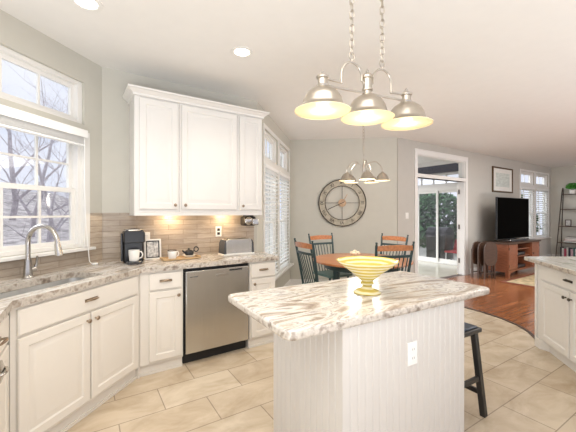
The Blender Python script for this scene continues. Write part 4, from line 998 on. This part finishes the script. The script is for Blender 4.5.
m = MB(); m.lathe([(.05, 0), (.06, .01), (.07, .10), (.074, .11), (.066, .11), (.06, .095)], seg=24); m.build('pot', mt['white'], r_)
m = MB(); rnd = random.Random(4)
for i in range(420):
    a = rnd.uniform(0, 2*pi); t = rnd.uniform(-.5, 1); rr = .15*sqrt(max(0, 1-t*t*.8))*rnd.uniform(.4, 1); c = Vector((rr*cos(a), rr*sin(a)*.5, .20+.10*t)); u = Vector((rnd.uniform(-1, 1), rnd.uniform(-1, 1), rnd.uniform(-.6, .6))).normalized(); w = u.orthogonal().normalized()
    m._f([m.bm.verts.new(c+u*.035), m.bm.verts.new(c+w*.014), m.bm.verts.new(c-u*.03), m.bm.verts.new(c-w*.014)])
m.build('foliage', mt['leaf2'], r_, flat=True)
m = MB()
for k in range(6): a = k; m.tube([(.02*cos(a), .02*sin(a), .09), (.06*cos(a), .04*sin(a), .24)], .004, 5)
m.build('stems', mt['leaf2'], r_)

# ------------------------------------------------------------------ peninsula on the right
FP = Fr((2.565, 3.31), 194.5)
T = (2.475, 3.36)
ll = (sin(radians(194.5)), cos(radians(194.5)))
def Tp(t, s=0): return (T[0]+ll[0]*t+s, T[1]+ll[1]*t)
m_poly = [T, Tp(2.2), (Tp(2.2)[0]+1.35, Tp(2.2)[1]), (T[0]+1.75, T[1])]
worktop('peninsula_worktop', m_poly, .875, .915, 'granR', 'pale granite worktop of the right hand peninsula', FP)
root = thing('peninsula_cabinet', 'white peninsula cabinet with drawers and doors at right edge', 'cabinet', (*FP.o, 0), FP.rz)
m = MB(); m.prism([inv(FP, p) for p in [FP.P(0, 0)[:2], FP.P(2.0, 0)[:2], (FP.P(2.0, 0)[0]+1.1, FP.P(2.0)[1]), (4.1, 3.30)]], .10, .874); m.build('body', mt['cabw'], root, bevel=.002)
m = MB(); m.prism([inv(FP, p) for p in [FP.P(.10, -.05)[:2], FP.P(2.0, -.05)[:2], (FP.P(2.0, 0)[0]+1.1, FP.P(2.0)[1]), (4.08, 3.22)]], .0, .10); m.build('toe_kick', mt['cabw'], root)
m = MB(); m.prism([(-.002, .06), (-.002, -.012), (.085, -.012), (.125, .03), (.16, .05), (.16, .08), (.02, .08)], 0, .10); m.build('corner_foot', mt['cabw'], root, bevel=.003)
m = MB(); m.box(-.001, .035, -.012, 0, .10, .874); m.build('corner_post', mt['cabw'], root, bevel=.003)
for i, (a, b, k) in enumerate([(.14, .60, 'r'), (.62, 1.08, 'l'), (1.11, 1.57, 'r')]):
    m = MB(); m.panel(a, b, .125, .70, -.001, DOOR); d = m.build('door', mt['cabw'], root); knob(d, b-.03 if k == 'r' else a+.03, -.021, .64, 'iron')
for i, (a, b) in enumerate([(.14, 1.08), (1.11, 1.57)]):
    m = MB(); m.panel(a, b, .715, .86, -.001, DRAW); d = m.build('drawer', mt['cabw'], root); cup_pull(d, (a+b)/2, -.021, .79, 'iron')
